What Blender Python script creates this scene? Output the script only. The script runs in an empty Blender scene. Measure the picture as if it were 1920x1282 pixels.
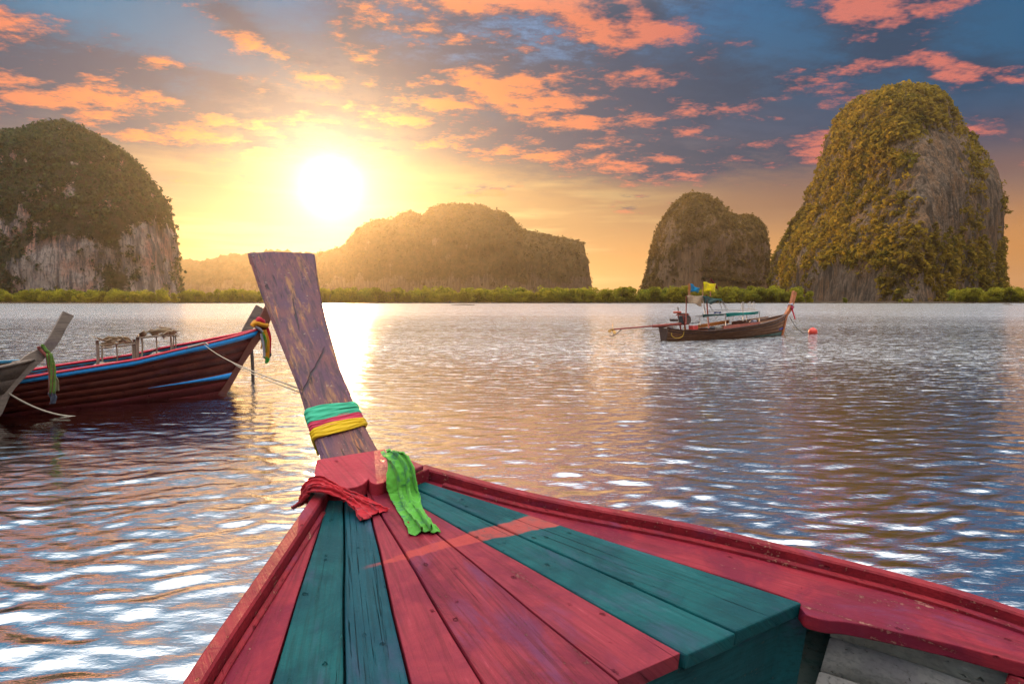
import bpy, bmesh, math, random
import numpy as np
from mathutils import Vector, Matrix

random.seed(7); RNG = np.random.default_rng(7)
sc = bpy.context.scene
COL = sc.collection
rad = math.radians

# ------------------------------------------------------------------ camera
CAM_H = 2.1                       # eye height above the water
F = 1200.0                        # focal length in photo pixels (photo 1920 x 1282)
HY = 563.0                        # horizon row
PITCH = math.atan((641 - HY) / F)
cam_d = bpy.data.cameras.new('camera'); cam = bpy.data.objects.new('camera', cam_d); COL.objects.link(cam)
cam.location = (0, 0, CAM_H); cam.rotation_euler = (math.pi / 2 - PITCH, 0, 0)
cam_d.sensor_width = 36; cam_d.lens = 36 * F / 1920
cam_d.clip_start = 0.05; cam_d.clip_end = 20000
sc.camera = cam
CAMP = np.array([0, 0, CAM_H])

def ray(px, py):
    x = (px - 960) / F; z = -(py - 641) / F
    return np.array([x, math.cos(PITCH) + z * math.sin(PITCH), -math.sin(PITCH) + z * math.cos(PITCH)])
def azel(px, py):
    r = ray(px, py); r /= np.linalg.norm(r)
    return math.degrees(math.atan2(r[0], r[1])), math.degrees(math.asin(r[2]))
def wpt(px, py, z=0.0):
    r = ray(px, py); t = (z - CAM_H) / r[2]; return CAMP + r * t
def atY(px, py, Y):
    r = ray(px, py); return CAMP + r * (Y / r[1])

# ------------------------------------------------------------------ sun, sky, exposure
SUN_AZ, SUN_EL = azel(620, 350)
sd = np.array([math.sin(rad(SUN_AZ)) * math.cos(rad(SUN_EL)), math.cos(rad(SUN_AZ)) * math.cos(rad(SUN_EL)), math.sin(rad(SUN_EL))])
sun_d = bpy.data.lights.new('sun', 'SUN'); sun = bpy.data.objects.new('sun', sun_d); COL.objects.link(sun)
sun_d.energy = 4.2; sun_d.angle = rad(0.6); sun_d.color = (1.0, 0.60, 0.26)
sun.rotation_euler = Vector(sd).to_track_quat('Z', 'Y').to_euler()
sun.location = (0, 0, 400)

sc.view_settings.view_transform = 'Standard'; sc.view_settings.look = 'None'
sc.view_settings.exposure = 0.08; sc.view_settings.gamma = 1.0
sc.render.engine = 'CYCLES'
cy = sc.cycles
cy.use_denoising = True
cy.max_bounces = 4; cy.diffuse_bounces = 2; cy.glossy_bounces = 2; cy.transmission_bounces = 2
cy.use_adaptive_sampling = True; cy.adaptive_threshold = 0.02; cy.adaptive_min_samples = 12
cy.volume_bounces = 0; cy.transparent_max_bounces = 6; cy.sample_clamp_indirect = 6.0; cy.sample_clamp_direct = 0.0
cy.caustics_reflective = False; cy.caustics_refractive = False

def lin(r, g, b):
    f = lambda c: (c / 255) / 12.92 if c <= 10 else ((c / 255 + 0.055) / 1.055) ** 2.4
    return (f(r), f(g), f(b), 1.0)

class S:
    """a node socket with arithmetic"""
    def __init__(s, nt, sock): s.nt = nt; s.k = sock
    def _m(s, op, *o, clamp=False):
        n = s.nt.nodes.new('ShaderNodeMath'); n.operation = op; n.use_clamp = clamp
        for i, v in enumerate((s,) + o):
            if isinstance(v, S): s.nt.links.new(v.k, n.inputs[i])
            else: n.inputs[i].default_value = v
        return S(s.nt, n.outputs[0])
    def __add__(s, o): return s._m('ADD', o)
    __radd__ = __add__
    def __mul__(s, o): return s._m('MULTIPLY', o)
    __rmul__ = __mul__
    def __sub__(s, o): return s._m('SUBTRACT', o)
    def __rsub__(s, o): return (s * -1.0) + o
    def __truediv__(s, o): return s._m('DIVIDE', o)
    def fn(s, op, *o, clamp=False): return s._m(op, *o, clamp=clamp)
    def ss(s, a, b):
        n = s.nt.nodes.new('ShaderNodeMapRange'); n.interpolation_type = 'SMOOTHSTEP'
        s.nt.links.new(s.k, n.inputs[0]); n.inputs[1].default_value = a; n.inputs[2].default_value = b
        return S(s.nt, n.outputs[0])
def vec(nt, x, y, z):
    n = nt.nodes.new('ShaderNodeCombineXYZ')
    for i, v in enumerate((x, y, z)):
        if isinstance(v, S): nt.links.new(v.k, n.inputs[i])
        else: n.inputs[i].default_value = v
    return S(nt, n.outputs[0])
def noise(nt, v, scale, detail=4, rough=0.55, dist=0.0, out=0, kind='FBM'):
    n = nt.nodes.new('ShaderNodeTexNoise'); n.noise_dimensions = '3D'
    if v is not None: nt.links.new(v.k, n.inputs['Vector'])
    n.inputs['Scale'].default_value = scale; n.inputs['Detail'].default_value = detail
    n.inputs['Roughness'].default_value = rough; n.inputs['Distortion'].default_value = dist
    return S(nt, n.outputs[out])
def mixc(nt, f, a, b, mode='MIX'):
    n = nt.nodes.new('ShaderNodeMix'); n.data_type = 'RGBA'; n.blend_type = mode; n.clamp_factor = True
    for i, v in ((0, f), (6, a), (7, b)):
        if isinstance(v, S): nt.links.new(v.k, n.inputs[i])
        else: n.inputs[i].default_value = v if i == 0 else (tuple(v) + (1.0,))[:4]
    return S(nt, n.outputs[2])
def ramp(nt, f, stops, interp='LINEAR'):
    n = nt.nodes.new('ShaderNodeValToRGB'); nt.links.new(f.k, n.inputs[0]); cr = n.color_ramp; cr.interpolation = interp
    while len(cr.elements) < len(stops): cr.elements.new(0.5)
    for e, (p, c) in zip(cr.elements, stops): e.position = p; e.color = (tuple(c) + (1.0,))[:4]
    return S(nt, n.outputs[0])

VEIL = 2.35
def build_world():
    w = bpy.data.worlds.new('World'); sc.world = w; w.use_nodes = True
    nt = w.node_tree; nt.nodes.clear()
    tc = nt.nodes.new('ShaderNodeTexCoord'); sp = nt.nodes.new('ShaderNodeSeparateXYZ')
    nt.links.new(tc.outputs['Generated'], sp.inputs[0])
    x, y, z = (S(nt, sp.outputs[i]) for i in range(3))
    el = z.fn('ARCSINE') * (180 / math.pi)
    az = x.fn('ARCTAN2', y) * (180 / math.pi)
    dot = (x * sd[0] + y * sd[1] + z * sd[2]).fn('MINIMUM', 0.999999)
    th = dot.fn('ARCCOSINE') * (180 / math.pi)
    # clear-sky gradient by elevation (0..1 over 60 degrees); above the photo's frame a thin bright veil of high cloud
    e01 = (el / 60.0).fn('ADD', 0.0, clamp=True)
    base = ramp(nt, e01, [(0.0, lin(240, 168, 84)), (0.06, lin(232, 160, 86)), (0.12, lin(186, 136, 96)), (0.185, lin(96, 108, 118)),
                          (0.26, lin(6, 104, 142)), (0.41, lin(0, 110, 168)), (0.50, lin(60, 128, 178)), (1.0, lin(150, 185, 215))])
    side = az.ss(0, 36) * el.ss(5, 13) * (1.0 - el.ss(27, 40))
    base = mixc(nt, side * 0.88, base, lin(0, 82, 124))
    left = (az * -1.0).ss(6, 30) * el.ss(5, 14) * (1.0 - el.ss(27, 40))
    base = mixc(nt, left * 0.95, base, lin(0, 118, 162))
    mid = az.fn('ABSOLUTE'); mid = (1.0 - mid.ss(5, 18)) * el.ss(17, 22) * (1.0 - el.ss(30, 40))
    base = mixc(nt, mid * 0.7, base, lin(112, 168, 222))
    sky = nt.nodes.new('ShaderNodeTexSky'); sky.sky_type = 'NISHITA'; sky.sun_disc = False
    sky.sun_elevation = rad(SUN_EL); sky.sun_rotation = rad(SUN_AZ); sky.dust_density = 3.0
    # cloud sheet, seen in perspective
    zz = z.fn('MAXIMUM', 0.0) + 0.13
    qx = x / zz; qy = y / zz
    P = vec(nt, qx, qy * 1.3, 0.3)
    P2 = vec(nt, qx - 0.02, qy * 1.3 + 0.15, 0.3)
    n1 = noise(nt, P, 2.3, 9, 0.70); n2 = noise(nt, P2, 2.3, 5, 0.70)
    wisp = noise(nt, vec(nt, qx * 0.55 + qy * 0.35, qy * 2.4 - qx * 0.9, 1.7), 2.2, 4, 0.6)
    ae = vec(nt, az, el, 0.0)
    def ell(acc, px, py, rx, ry, rot, k):
        """soft elliptical patch of sky round a direction, added to acc"""
        a0, e0 = azel(px, py); d = math.degrees(1 / F)
        mp = nt.nodes.new('ShaderNodeMapping'); mp.vector_type = 'TEXTURE'; nt.links.new(ae.k, mp.inputs[0])
        mp.inputs['Location'].default_value = (a0, e0, 0); mp.inputs['Rotation'].default_value = (0, 0, rad(-rot)); mp.inputs['Scale'].default_value = (rx * d * 1.7, ry * d * 1.7, 1)
        g = nt.nodes.new('ShaderNodeTexGradient'); g.gradient_type = 'QUADRATIC_SPHERE'; nt.links.new(mp.outputs[0], g.inputs[0])
        t = S(nt, g.outputs['Fac']) 
        return t * k if acc is None else t.fn('MULTIPLY_ADD', k, acc)
    m = None
    for a in ((170, 165, 430, 80, 8, 2.3), (470, 215, 230, 60, 9, 1.4), (740, 70, 220, 130, 10, 1.6), (980, 130, 270, 160, 16, 2.1), (1330, 130, 300, 170, 0, .85),
              (1420, 297, 360, 36, 0, 1.6), (1810, 125, 190, 60, 8, 1.1), (1650, 15, 110, 60, 0, 1.5), (880, 262, 150, 26, 4, 1.4),
              (440, 35, 90, 30, 20, .9), (1040, 0, 300, 60, 0, .8)):
        m = ell(m, *a)
    dk_ = None
    for a in ((330, 130, 330, 60, 14, 1.0), (1330, 110, 260, 150, 0, .5), (830, 110, 120, 50, 0, .4)): dk_ = ell(dk_, *a)
    lt_ = None
    for a in ((300, 220, 420, 45, 9, .6), (1000, 150, 280, 120, 10, .5), (1420, 305, 300, 30, 0, .4)): lt_ = ell(lt_, *a)
    hi = el.ss(22.5, 44)
    dens = (n1 - 0.5) * 1.9 + (wisp - 0.5) * 0.5 + (m * 0.40).fn('MINIMUM', 0.42) + hi * 0.30 - 0.23
    c = dens.ss(-0.03, 0.22)
    lit = ((n1 - n2) * 4.4 + 0.40 + (0.10 - dens) * 0.5 - dk_ * 0.55 + lt_ * 0.5).ss(0.24, 0.86)
    nearsun = (1.0 - th.ss(8, 36))
    litc = mixc(nt, nearsun, lin(206, 112, 100), lin(255, 146, 84))
    litc = mixc(nt, (1.0 - th.ss(3, 13)), litc, lin(255, 206, 110))
    shc = mixc(nt, nearsun, lin(8, 60, 94), lin(36, 72, 108))
    cc = mixc(nt, lit, shc, litc)
    veilk = (dens + (wisp - 0.5) * 0.4).ss(-0.30, 0.08) * el.ss(6, 12) * ((m * 0.9).fn('MINIMUM', 1.0) * 0.85 + 0.08)
    # smooth mauve banks low down
    bank = None
    for a in ((300, 265, 560, 85, 9, 2.4), (720, 205, 330, 90, 16, 1.2), (1420, 320, 640, 100, 0, 2.4), (1250, 200, 320, 90, 0, 1.2)): bank = ell(bank, *a)
    bank = (bank * (noise(nt, vec(nt, qx * 0.5, qy * 1.2, 4.0), 1.6, 3, 0.5) * 1.1 + 0.4)).fn('MINIMUM', 1.0)
    bcol = mixc(nt, el.ss(7, 14), lin(140, 98, 80), lin(46, 72, 104))
    base = mixc(nt, az.ss(12, 36) * (1.0 - el.ss(3, 9)) * 0.7, base, lin(196, 128, 62))
    colr = mixc(nt, bank * 0.9, base, bcol)
    belt = None
    for a in ((720, 430, 620, 130, 0, 1.0), (700, 330, 420, 60, 4, .6)): belt = ell(belt, *a)
    colr = mixc(nt, belt.fn('MINIMUM', 1.0) * 0.6, colr, lin(255, 206, 124))
    # thin bright streaks low by the sun
    st = noise(nt, vec(nt, az * 0.045, el * 0.42, 0.0), 1.5, 3, 0.55).ss(0.45, 0.68) * (1.0 - el.ss(6, 13)) * (1.0 - th.ss(14, 36))
    colr = mixc(nt, st * 0.75, colr, lin(255, 222, 146))
    colr = mixc(nt, veilk, colr, mixc(nt, 1.0 - th.ss(3, 12), shc, lin(214, 168, 130)))
    colr = mixc(nt, c * (1.0 - (1.0 - el.ss(4, 9)) * 0.8), colr, cc)
    # higher than the frame the cloud turns into one bright pale sheet
    colr = mixc(nt, hi, colr, (VEIL, VEIL * 0.985, VEIL * 0.97))
    # the sun's own glow
    def vscale(k, col):
        n = nt.nodes.new('ShaderNodeVectorMath'); n.operation = 'SCALE'; n.inputs[0].default_value = col; nt.links.new(k.k, n.inputs['Scale']); return S(nt, n.outputs[0])
    g1 = ((th / 1.6).fn('POWER', 2.0) * -1.0).fn('EXPONENT')
    g2 = (th / -2.4).fn('EXPONENT'); g3 = (th / -6.5).fn('EXPONENT')
    for k, col in ((g1 * 2.0, (1, .95, .8)), (g2 * 1.7, (1, .90, .66)), (g3 * 0.22, (1, .80, .50))):
        colr = mixc(nt, 1.0, colr, vscale(k, col), 'ADD')
    nsc = nt.nodes.new('ShaderNodeVectorMath'); nsc.operation = 'SCALE'; nt.links.new(sky.outputs[0], nsc.inputs[0]); nsc.inputs['Scale'].default_value = 0.002
    colr = mixc(nt, 1.0, colr, S(nt, nsc.outputs[0]), 'ADD')
    bg = nt.nodes.new('ShaderNodeBackground'); nt.links.new(colr.k, bg.inputs[0]); bg.inputs[1].default_value = 1.0
    out = nt.nodes.new('ShaderNodeOutputWorld'); nt.links.new(bg.outputs[0], out.inputs[0])
    w.cycles.sampling_method = 'MANUAL'; w.cycles.sample_map_resolution = 512
build_world()

# ------------------------------------------------------------------ numpy noise
def _h(ix, iy, iz, s):
    n = (ix * 374761393 + iy * 668265263 + iz * 2147483647 + s * 1274126177) & 0xffffffff
    n = ((n ^ (n >> 13)) * 1274126177) & 0xffffffff
    n = ((n ^ (n >> 16)) * 2246822519) & 0xffffffff
    return ((n ^ (n >> 15)) & 0xffff) / 32767.5 - 1.0
def vnoise(x, y, z, s=0):
    x, y, z = (np.asarray(a, float) for a in np.broadcast_arrays(x, y, z))
    xi, yi, zi = np.floor(x).astype(np.int64), np.floor(y).astype(np.int64), np.floor(z).astype(np.int64)
    fx, fy, fz = x - xi, y - yi, z - zi
    u, v, w = (f * f * f * (f * (f * 6 - 15) + 10) for f in (fx, fy, fz))
    r = 0
    for dx in (0, 1):
        for dy in (0, 1):
            for dz in (0, 1):
                r = r + _h(xi + dx, yi + dy, zi + dz, s) * (u if dx else 1 - u) * (v if dy else 1 - v) * (w if dz else 1 - w)
    return r
def fbm(x, y, z, o=4, s=0, g=0.5):
    r = 0; a = 1.0
    for i in range(o):
        r = r + a * vnoise(x, y, z, s + i * 17); x, y, z = x * 2.03, y * 2.03, z * 2.03; a *= g
    return r

# ------------------------------------------------------------------ materials
def mat(name):
    m = bpy.data.materials.new(name); m.use_nodes = True; nt = m.node_tree
    b = nt.nodes['Principled BSDF']; return m, nt, b
def coords(nt, kind='Object'):
    tc = nt.nodes.new('ShaderNodeTexCoord'); return S(nt, tc.outputs[kind])
def scaled(nt, v, s, off=(0, 0, 0)):
    n = nt.nodes.new('ShaderNodeMapping'); nt.links.new(v.k, n.inputs[0]); n.inputs['Scale'].default_value = s; n.inputs['Location'].default_value = off
    return S(nt, n.outputs[0])
def sep(nt, v):
    n = nt.nodes.new('ShaderNodeSeparateXYZ'); nt.links.new(v.k, n.inputs[0]); return [S(nt, n.outputs[i]) for i in range(3)]
def bump(nt, b, h, strength, dist):
    n = nt.nodes.new('ShaderNodeBump'); n.inputs['Strength'].default_value = strength; n.inputs['Distance'].default_value = dist
    nt.links.new(h.k, n.inputs['Height']); nt.links.new(n.outputs[0], b.inputs['Normal'])
def objrand(nt):
    n = nt.nodes.new('ShaderNodeObjectInfo'); return S(nt, n.outputs['Random'])

def paint(name, c1, c2, chip=(0.30, 0.22, 0.15), rough=0.5, kind='Object', along=1, crack=0.5, chips=0.5, scale=1.0, stroke=None, relief=1.0):
    """weathered paint on wood; `along` is the grain axis"""
    m, nt, b = mat(name)
    v = coords(nt, kind); r = objrand(nt)
    n_off = nt.nodes.new('ShaderNodeVectorMath'); n_off.operation = 'ADD'; nt.links.new(v.k, n_off.inputs[0])
    nt.links.new(vec(nt, r * 13.0, r * 7.0, r * 5.0).k, n_off.inputs[1]); v2 = S(nt, n_off.outputs[0])
    def st(across, al): g = [across * scale] * 3; g[along] = al * scale; return scaled(nt, v2, g)
    grain = noise(nt, st(75, 2.6), 1.0, 4, 0.65, 0.3)
    crk = noise(nt, st(85, 1.1), 1.0, 5, 0.6, 0.6)
    patch = noise(nt, v2, 3.4 * scale, 7, 0.68, 0.5)
    stain = noise(nt, st(5, 2.0), 1.0, 5, 0.65, 0.8)
    fine = noise(nt, v2, 55 * scale, 4, 0.7)
    col = mixc(nt, patch.ss(0.40, 0.60), c1, c2)
    col = mixc(nt, stain.ss(0.52, 0.70) * 0.55, col, tuple(x * 0.5 + y * 0.1 for x, y in zip(c2, (.5, .3, .8))))
    col = mixc(nt, stain.ss(0.25, 0.44).fn('SUBTRACT', 1.0).fn('MULTIPLY', -0.35), col, tuple(min(1, x * 1.45 + 0.015) for x in c1))
    col = mixc(nt, grain.ss(0.46, 0.66) * 0.6, col, tuple(x * 0.40 for x in c1))
    col = mixc(nt, (grain * 0.5 + patch * 0.5).ss(0.30, 0.42).fn('SUBTRACT', 1.0).fn('MULTIPLY', -0.6), col, tuple(min(1, x * 1.7 + 0.03) for x in c1))
    col = mixc(nt, r * 0.3, col, tuple(min(1, x * 1.35 + .01) for x in c1))
    if stroke is not None: col = stroke(nt, coords(nt, 'Object'), col)
    ch = (grain * 0.4 + fine * 0.35 + patch * 0.35).ss(0.665 - 0.07 * chips, 0.69 - 0.07 * chips)
    col = mixc(nt, ch * min(1, 0.35 + chips * .6), col, chip)
    ckm = crk.ss(0.72 - 0.11 * crack, 0.76 - 0.11 * crack)
    vo = nt.nodes.new('ShaderNodeTexVoronoi'); nt.links.new(st(22, 15).k, vo.inputs['Vector']); vo.inputs['Scale'].default_value = 1.0
    vs = sep(nt, S(nt, vo.outputs['Color']))
    dent = (1.0 - (S(nt, vo.outputs['Distance']) + (fine - 0.5) * 0.5).ss(0.04, 0.20)) * vs[0].ss(0.80, 0.86)
    col = mixc(nt, ckm.fn('MAXIMUM', dent * 0.6) * 0.75, col, tuple(x * 0.16 for x in c1))
    nt.links.new(col.k, b.inputs['Base Color'])
    rr = patch * 0.45 + (rough - 0.22) + ch * 0.25
    nt.links.new(rr.k, b.inputs['Roughness'])
    h = grain * 0.30 + patch * 0.5 + fine * 0.16 - ckm * 1.1 - dent * 0.9 - ch * 0.25
    bump(nt, b, h, 1.0, 0.008 * relief / scale); b.inputs['Specular IOR Level'].default_value = 0.12
    return m

def plain(name, c, rough=0.6, var=0.25, sc_=8.0, metal=0.0, bumpd=0.0):
    m, nt, b = mat(name); v = coords(nt)
    n = noise(nt, v, sc_, 5, 0.6)
    col = mixc(nt, n.ss(0.3, 0.7), tuple(x * (1 - var) for x in c), tuple(min(1, x * (1 + var)) for x in c))
    nt.links.new(col.k, b.inputs['Base Color']); b.inputs['Roughness'].default_value = rough; b.inputs['Metallic'].default_value = metal
    if bumpd: bump(nt, b, n, 0.6, bumpd)
    return m

def cloth(name, c, stain=None, trans=0.25):
    m, nt, b = mat(name); v = coords(nt)
    col = mixc(nt, noise(nt, v, 9, 4).ss(0.35, 0.7), tuple(x * 0.8 for x in c), c)
    if stain is not None:
        col = mixc(nt, noise(nt, v, 17, 5, 0.7, 0.8).ss(0.50, 0.66) * 0.8, col, stain)
    nt.links.new(col.k, b.inputs['Base Color']); b.inputs['Roughness'].default_value = 0.85
    b.inputs['Sheen Weight'].default_value = 0.2
    bump(nt, b, noise(nt, scaled(nt, v, (1, 1, 1)), 190, 2), 0.3, 0.001)
    tr = nt.nodes.new('ShaderNodeBsdfTranslucent'); nt.links.new(col.k, tr.inputs[0])
    mx = nt.nodes.new('ShaderNodeMixShader'); mx.inputs[0].default_value = trans
    nt.links.new(b.outputs[0], mx.inputs[1]); nt.links.new(tr.outputs[0], mx.inputs[2])
    nt.links.new(mx.outputs[0], nt.nodes['Material Output'].inputs[0])
    return m

def foliage(name, c1, c2, c3, trans=0.45, ns=0.06):
    m, nt, b = mat(name)
    g = nt.nodes.new('ShaderNodeNewGeometry'); rp = S(nt, g.outputs['Random Per Island']); pos = S(nt, g.outputs['Position'])
    n = noise(nt, pos, ns, 4, 0.6)
    col = mixc(nt, n.ss(0.38, 0.62), c1, c2)
    cl = noise(nt, pos, ns * 5.0, 3, 0.6)
    col = mixc(nt, cl.ss(0.50, 0.66) * 0.75, col, c3)
    col = mixc(nt, (1.0 - cl.ss(0.36, 0.50)) * 0.8, col, tuple(x * 0.3 for x in c1))
    col = mixc(nt, rp.ss(0.55, 1.0) * 0.6, col, c3)
    col = mixc(nt, rp.fn('MULTIPLY', 7.31).fn('FRACT').ss(0.6, 1.0) * 0.5, col, tuple(x * 0.45 for x in c1))
    d = nt.nodes.new('ShaderNodeBsdfDiffuse'); nt.links.new(col.k, d.inputs[0])
    t = nt.nodes.new('ShaderNodeBsdfTranslucent')
    tcol = mixc(nt, 0.45, col, c3); nt.links.new(tcol.k, t.inputs[0])
    mx = nt.nodes.new('ShaderNodeMixShader'); mx.inputs[0].default_value = trans
    nt.links.new(d.outputs[0], mx.inputs[1]); nt.links.new(t.outputs[0], mx.inputs[2])
    nt.links.new(mx.outputs[0], nt.nodes['Material Output'].inputs[0]); nt.nodes.remove(b)
    return m

def rockmat(name, pale, pink, dark, veg, veg2):
    m, nt, b = mat(name)
    at = nt.nodes.new('ShaderNodeAttribute'); at.attribute_name = 'veg'; vg = S(nt, at.outputs['Fac'])
    v = coords(nt)
    streak = noise(nt, scaled(nt, v, (0.16, 0.16, 0.018)), 1.0, 6, 0.65, 0.6)
    streak2 = noise(nt, scaled(nt, v, (0.55, 0.55, 0.09)), 1.0, 6, 0.72, 0.8)
    blotch = noise(nt, v, 0.035, 4, 0.6)
    fine = noise(nt, v, 0.5, 6, 0.7)
    col = mixc(nt, blotch.ss(0.4, 0.62), pale, pink)
    col = mixc(nt, streak.ss(0.46, 0.60) * 0.9, col, dark)
    col = mixc(nt, streak2.ss(0.48, 0.60) * 0.75, col, dark)
    col = mixc(nt, fine.ss(0.45, 0.65) * 0.5, col, dark)
    vc = mixc(nt, noise(nt, v, 0.07, 6, 0.7).ss(0.38, 0.62), veg, veg2)
    vc = mixc(nt, fine.ss(0.45, 0.7) * 0.6, vc, tuple(x * 0.35 for x in veg))
    k = (vg + (fine - 0.5) * 0.9 + (streak - 0.5) * 0.5).ss(0.42, 0.58)
    col = mixc(nt, k, col, vc)
    nt.links.new(col.k, b.inputs['Base Color']); b.inputs['Roughness'].default_value = 0.95; b.inputs['Specular IOR Level'].default_value = 0.15
    bump(nt, b, fine * 1.0 + streak2 * 1.4, 1.0, 2.8)
    return m

# ------------------------------------------------------------------ mesh helpers
def link(o, parent=None):
    COL.objects.link(o)
    if parent is not None: o.parent = parent
    return o
def tag(o, label=None, cat=None, group=None, kind=None):
    if label: o['label'] = label
    if cat: o['category'] = cat
    if group: o['group'] = group
    if kind: o['kind'] = kind
    return o
def empty(name, M=None, loc=(0, 0, 0)):
    o = bpy.data.objects.new(name, None); COL.objects.link(o); o.empty_display_size = 0.3
    if M is not None: o.matrix_world = M
    else: o.location = loc
    return o
def mesh_np(name, V, Q, m=None, parent=None, smooth=False, attrs=None):
    me = bpy.data.meshes.new(name); V = np.asarray(V, np.float32); Q = np.asarray(Q, np.int32); n = Q.shape[1]
    me.vertices.add(len(V)); me.vertices.foreach_set('co', V.ravel())
    me.loops.add(Q.size); me.loops.foreach_set('vertex_index', Q.ravel())
    me.polygons.add(len(Q)); me.polygons.foreach_set('loop_start', np.arange(0, Q.size, n, dtype=np.int32))
    me.polygons.foreach_set('loop_total', np.full(len(Q), n, np.int32))
    if smooth: me.polygons.foreach_set('use_smooth', np.ones(len(Q), bool))
    for k, a in (attrs or {}).items():
        at = me.attributes.new(k, 'FLOAT', 'POINT'); at.data.foreach_set('value', np.asarray(a, np.float32))
    me.update(calc_edges=True); me.validate()
    if m: me.materials.append(m)
    return link(bpy.data.objects.new(name, me), parent)
def from_bm(name, bm, m, parent=None, smooth=False):
    me = bpy.data.meshes.new(name); bmesh.ops.recalc_face_normals(bm, faces=bm.faces); bm.to_mesh(me); bm.free()
    if smooth:
        for p in me.polygons: p.use_smooth = True
    me.materials.append(m)
    return link(bpy.data.objects.new(name, me), parent)
def gridq(nu, nv, cu=False, cv=False):
    i = np.arange(nu if cu else nu - 1)[:, None]; j = np.arange(nv if cv else nv - 1)[None, :]
    a = i * nv + j; b = ((i + 1) % nu) * nv + j; c = ((i + 1) % nu) * nv + (j + 1) % nv; d = i * nv + (j + 1) % nv
    return np.stack([a, b, c, d], -1).reshape(-1, 4)
def add_prism(bm, pts, z0, z1):
    lo = [bm.verts.new((p[0], p[1], z0)) for p in pts]; hi = [bm.verts.new((p[0], p[1], z1)) for p in pts]
    n = len(pts); bm.faces.new(lo[::-1]); bm.faces.new(hi)
    for i in range(n): bm.faces.new((lo[i], lo[(i + 1) % n], hi[(i + 1) % n], hi[i]))
def bev(bm, w, seg=2):
    bmesh.ops.bevel(bm, geom=list(bm.edges), offset=w, segments=seg, profile=0.5, affect='EDGES', clamp_overlap=True)
def prism(name, pts, z0, z1, m, parent=None, bevel=0.006, uvdir=None):
    bm = bmesh.new(); add_prism(bm, pts, z0, z1); bmesh.ops.recalc_face_normals(bm, faces=bm.faces)
    if bevel: bev(bm, bevel)
    o = from_bm(name, bm, m, parent)
    if uvdir is not None:
        me = o.data; uv = me.uv_layers.new(name='UVMap'); d = np.array(uvdir) / np.linalg.norm(uvdir)
        for l in me.loops:
            c = me.vertices[l.vertex_index].co
            uv.data[l.index].uv = (c.x * d[1] - c.y * d[0] + c.z, c.x * d[0] + c.y * d[1])
    return o
def add_bar(bm, a, b, w, h=None, up=(0, 0, 1)):
    """square bar from a to b"""
    h = h or w; a = Vector(a); b = Vector(b); d = (b - a).normalized(); u = Vector(up)
    if abs(d.dot(u)) > 0.97: u = Vector((1, 0, 0))
    s = d.cross(u).normalized(); t = s.cross(d)
    vs = []
    for p in (a, b):
        vs.append([bm.verts.new(p + s * (w / 2 * i) + t * (h / 2 * j)) for i, j in ((-1, -1), (1, -1), (1, 1), (-1, 1))])
    bm.faces.new(vs[0][::-1]); bm.faces.new(vs[1])
    for i in range(4): bm.faces.new((vs[0][i], vs[0][(i + 1) % 4], vs[1][(i + 1) % 4], vs[1][i]))
def bar(name, a, b, w, m, parent=None, h=None, bevel=0.0, up=(0, 0, 1)):
    bm = bmesh.new(); add_bar(bm, a, b, w, h, up)
    if bevel: bev(bm, bevel, 1)
    return from_bm(name, bm, m, parent)
def catmull(P, n):
    P = np.asarray(P, float); k = len(P)
    if k < 3: return np.array([P[0] + (P[-1] - P[0]) * t for t in np.linspace(0, 1, n)])
    E = np.vstack([2 * P[0] - P[1], P, 2 * P[-1] - P[-2]]); out = []
    for t in np.linspace(0, k - 1 - 1e-9, n):
        i = int(t); f = t - i; a, b, c, d = E[i], E[i + 1], E[i + 2], E[i + 3]
        out.append(0.5 * (2 * b + (c - a) * f + (2 * a - 5 * b + 4 * c - d) * f * f + (3 * b - a - 3 * c + d) * f ** 3))
    return np.array(out)
def tube_vq(P, r, n=6):
    P = np.asarray(P, float); r = np.broadcast_to(np.asarray(r, float), (len(P),))
    T = np.gradient(P, axis=0); T /= np.linalg.norm(T, axis=1)[:, None] + 1e-12
    u = np.array([0, 0, 1.0]) if abs(T[0][2]) < 0.9 else np.array([1.0, 0, 0]); V = []
    for p, t, rr in zip(P, T, r):
        s = np.cross(t, u); s /= np.linalg.norm(s) + 1e-12; u = np.cross(s, t)
        for k in range(n):
            a = 2 * math.pi * k / n; V.append(p + rr * (math.cos(a) * s + math.sin(a) * u))
    V = np.array(V); Q = gridq(len(P), n, False, True)
    return V, Q
def tube(name, P, r, m, parent=None, n=6, samples=None):
    if samples: P = catmull(P, samples)
    V, Q = tube_vq(P, r, n)
    k = len(V); V = np.vstack([V, P[0], P[-1]]); L = len(P)
    caps = [(k, (i + 1) % n, i, i) for i in range(n)] + [(k + 1, (L - 1) * n + i, (L - 1) * n + (i + 1) % n, (L - 1) * n + (i + 1) % n) for i in range(n)]
    me = bpy.data.meshes.new(name); me.from_pydata(V.tolist(), [], Q.tolist() + [c[:3] for c in caps])
    for p in me.polygons[:len(Q)]: p.use_smooth = True
    me.materials.append(m); return link(bpy.data.objects.new(name, me), parent)
def joined_tubes(name, paths, m, parent=None, n=5):
    Vs, Qs, k = [], [], 0
    for P, r in paths:
        V, Q = tube_vq(P, r, n); Vs.append(V); Qs.append(Q + k); k += len(V)
    return mesh_np(name, np.vstack(Vs), np.vstack(Qs), m, parent, True)
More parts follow.
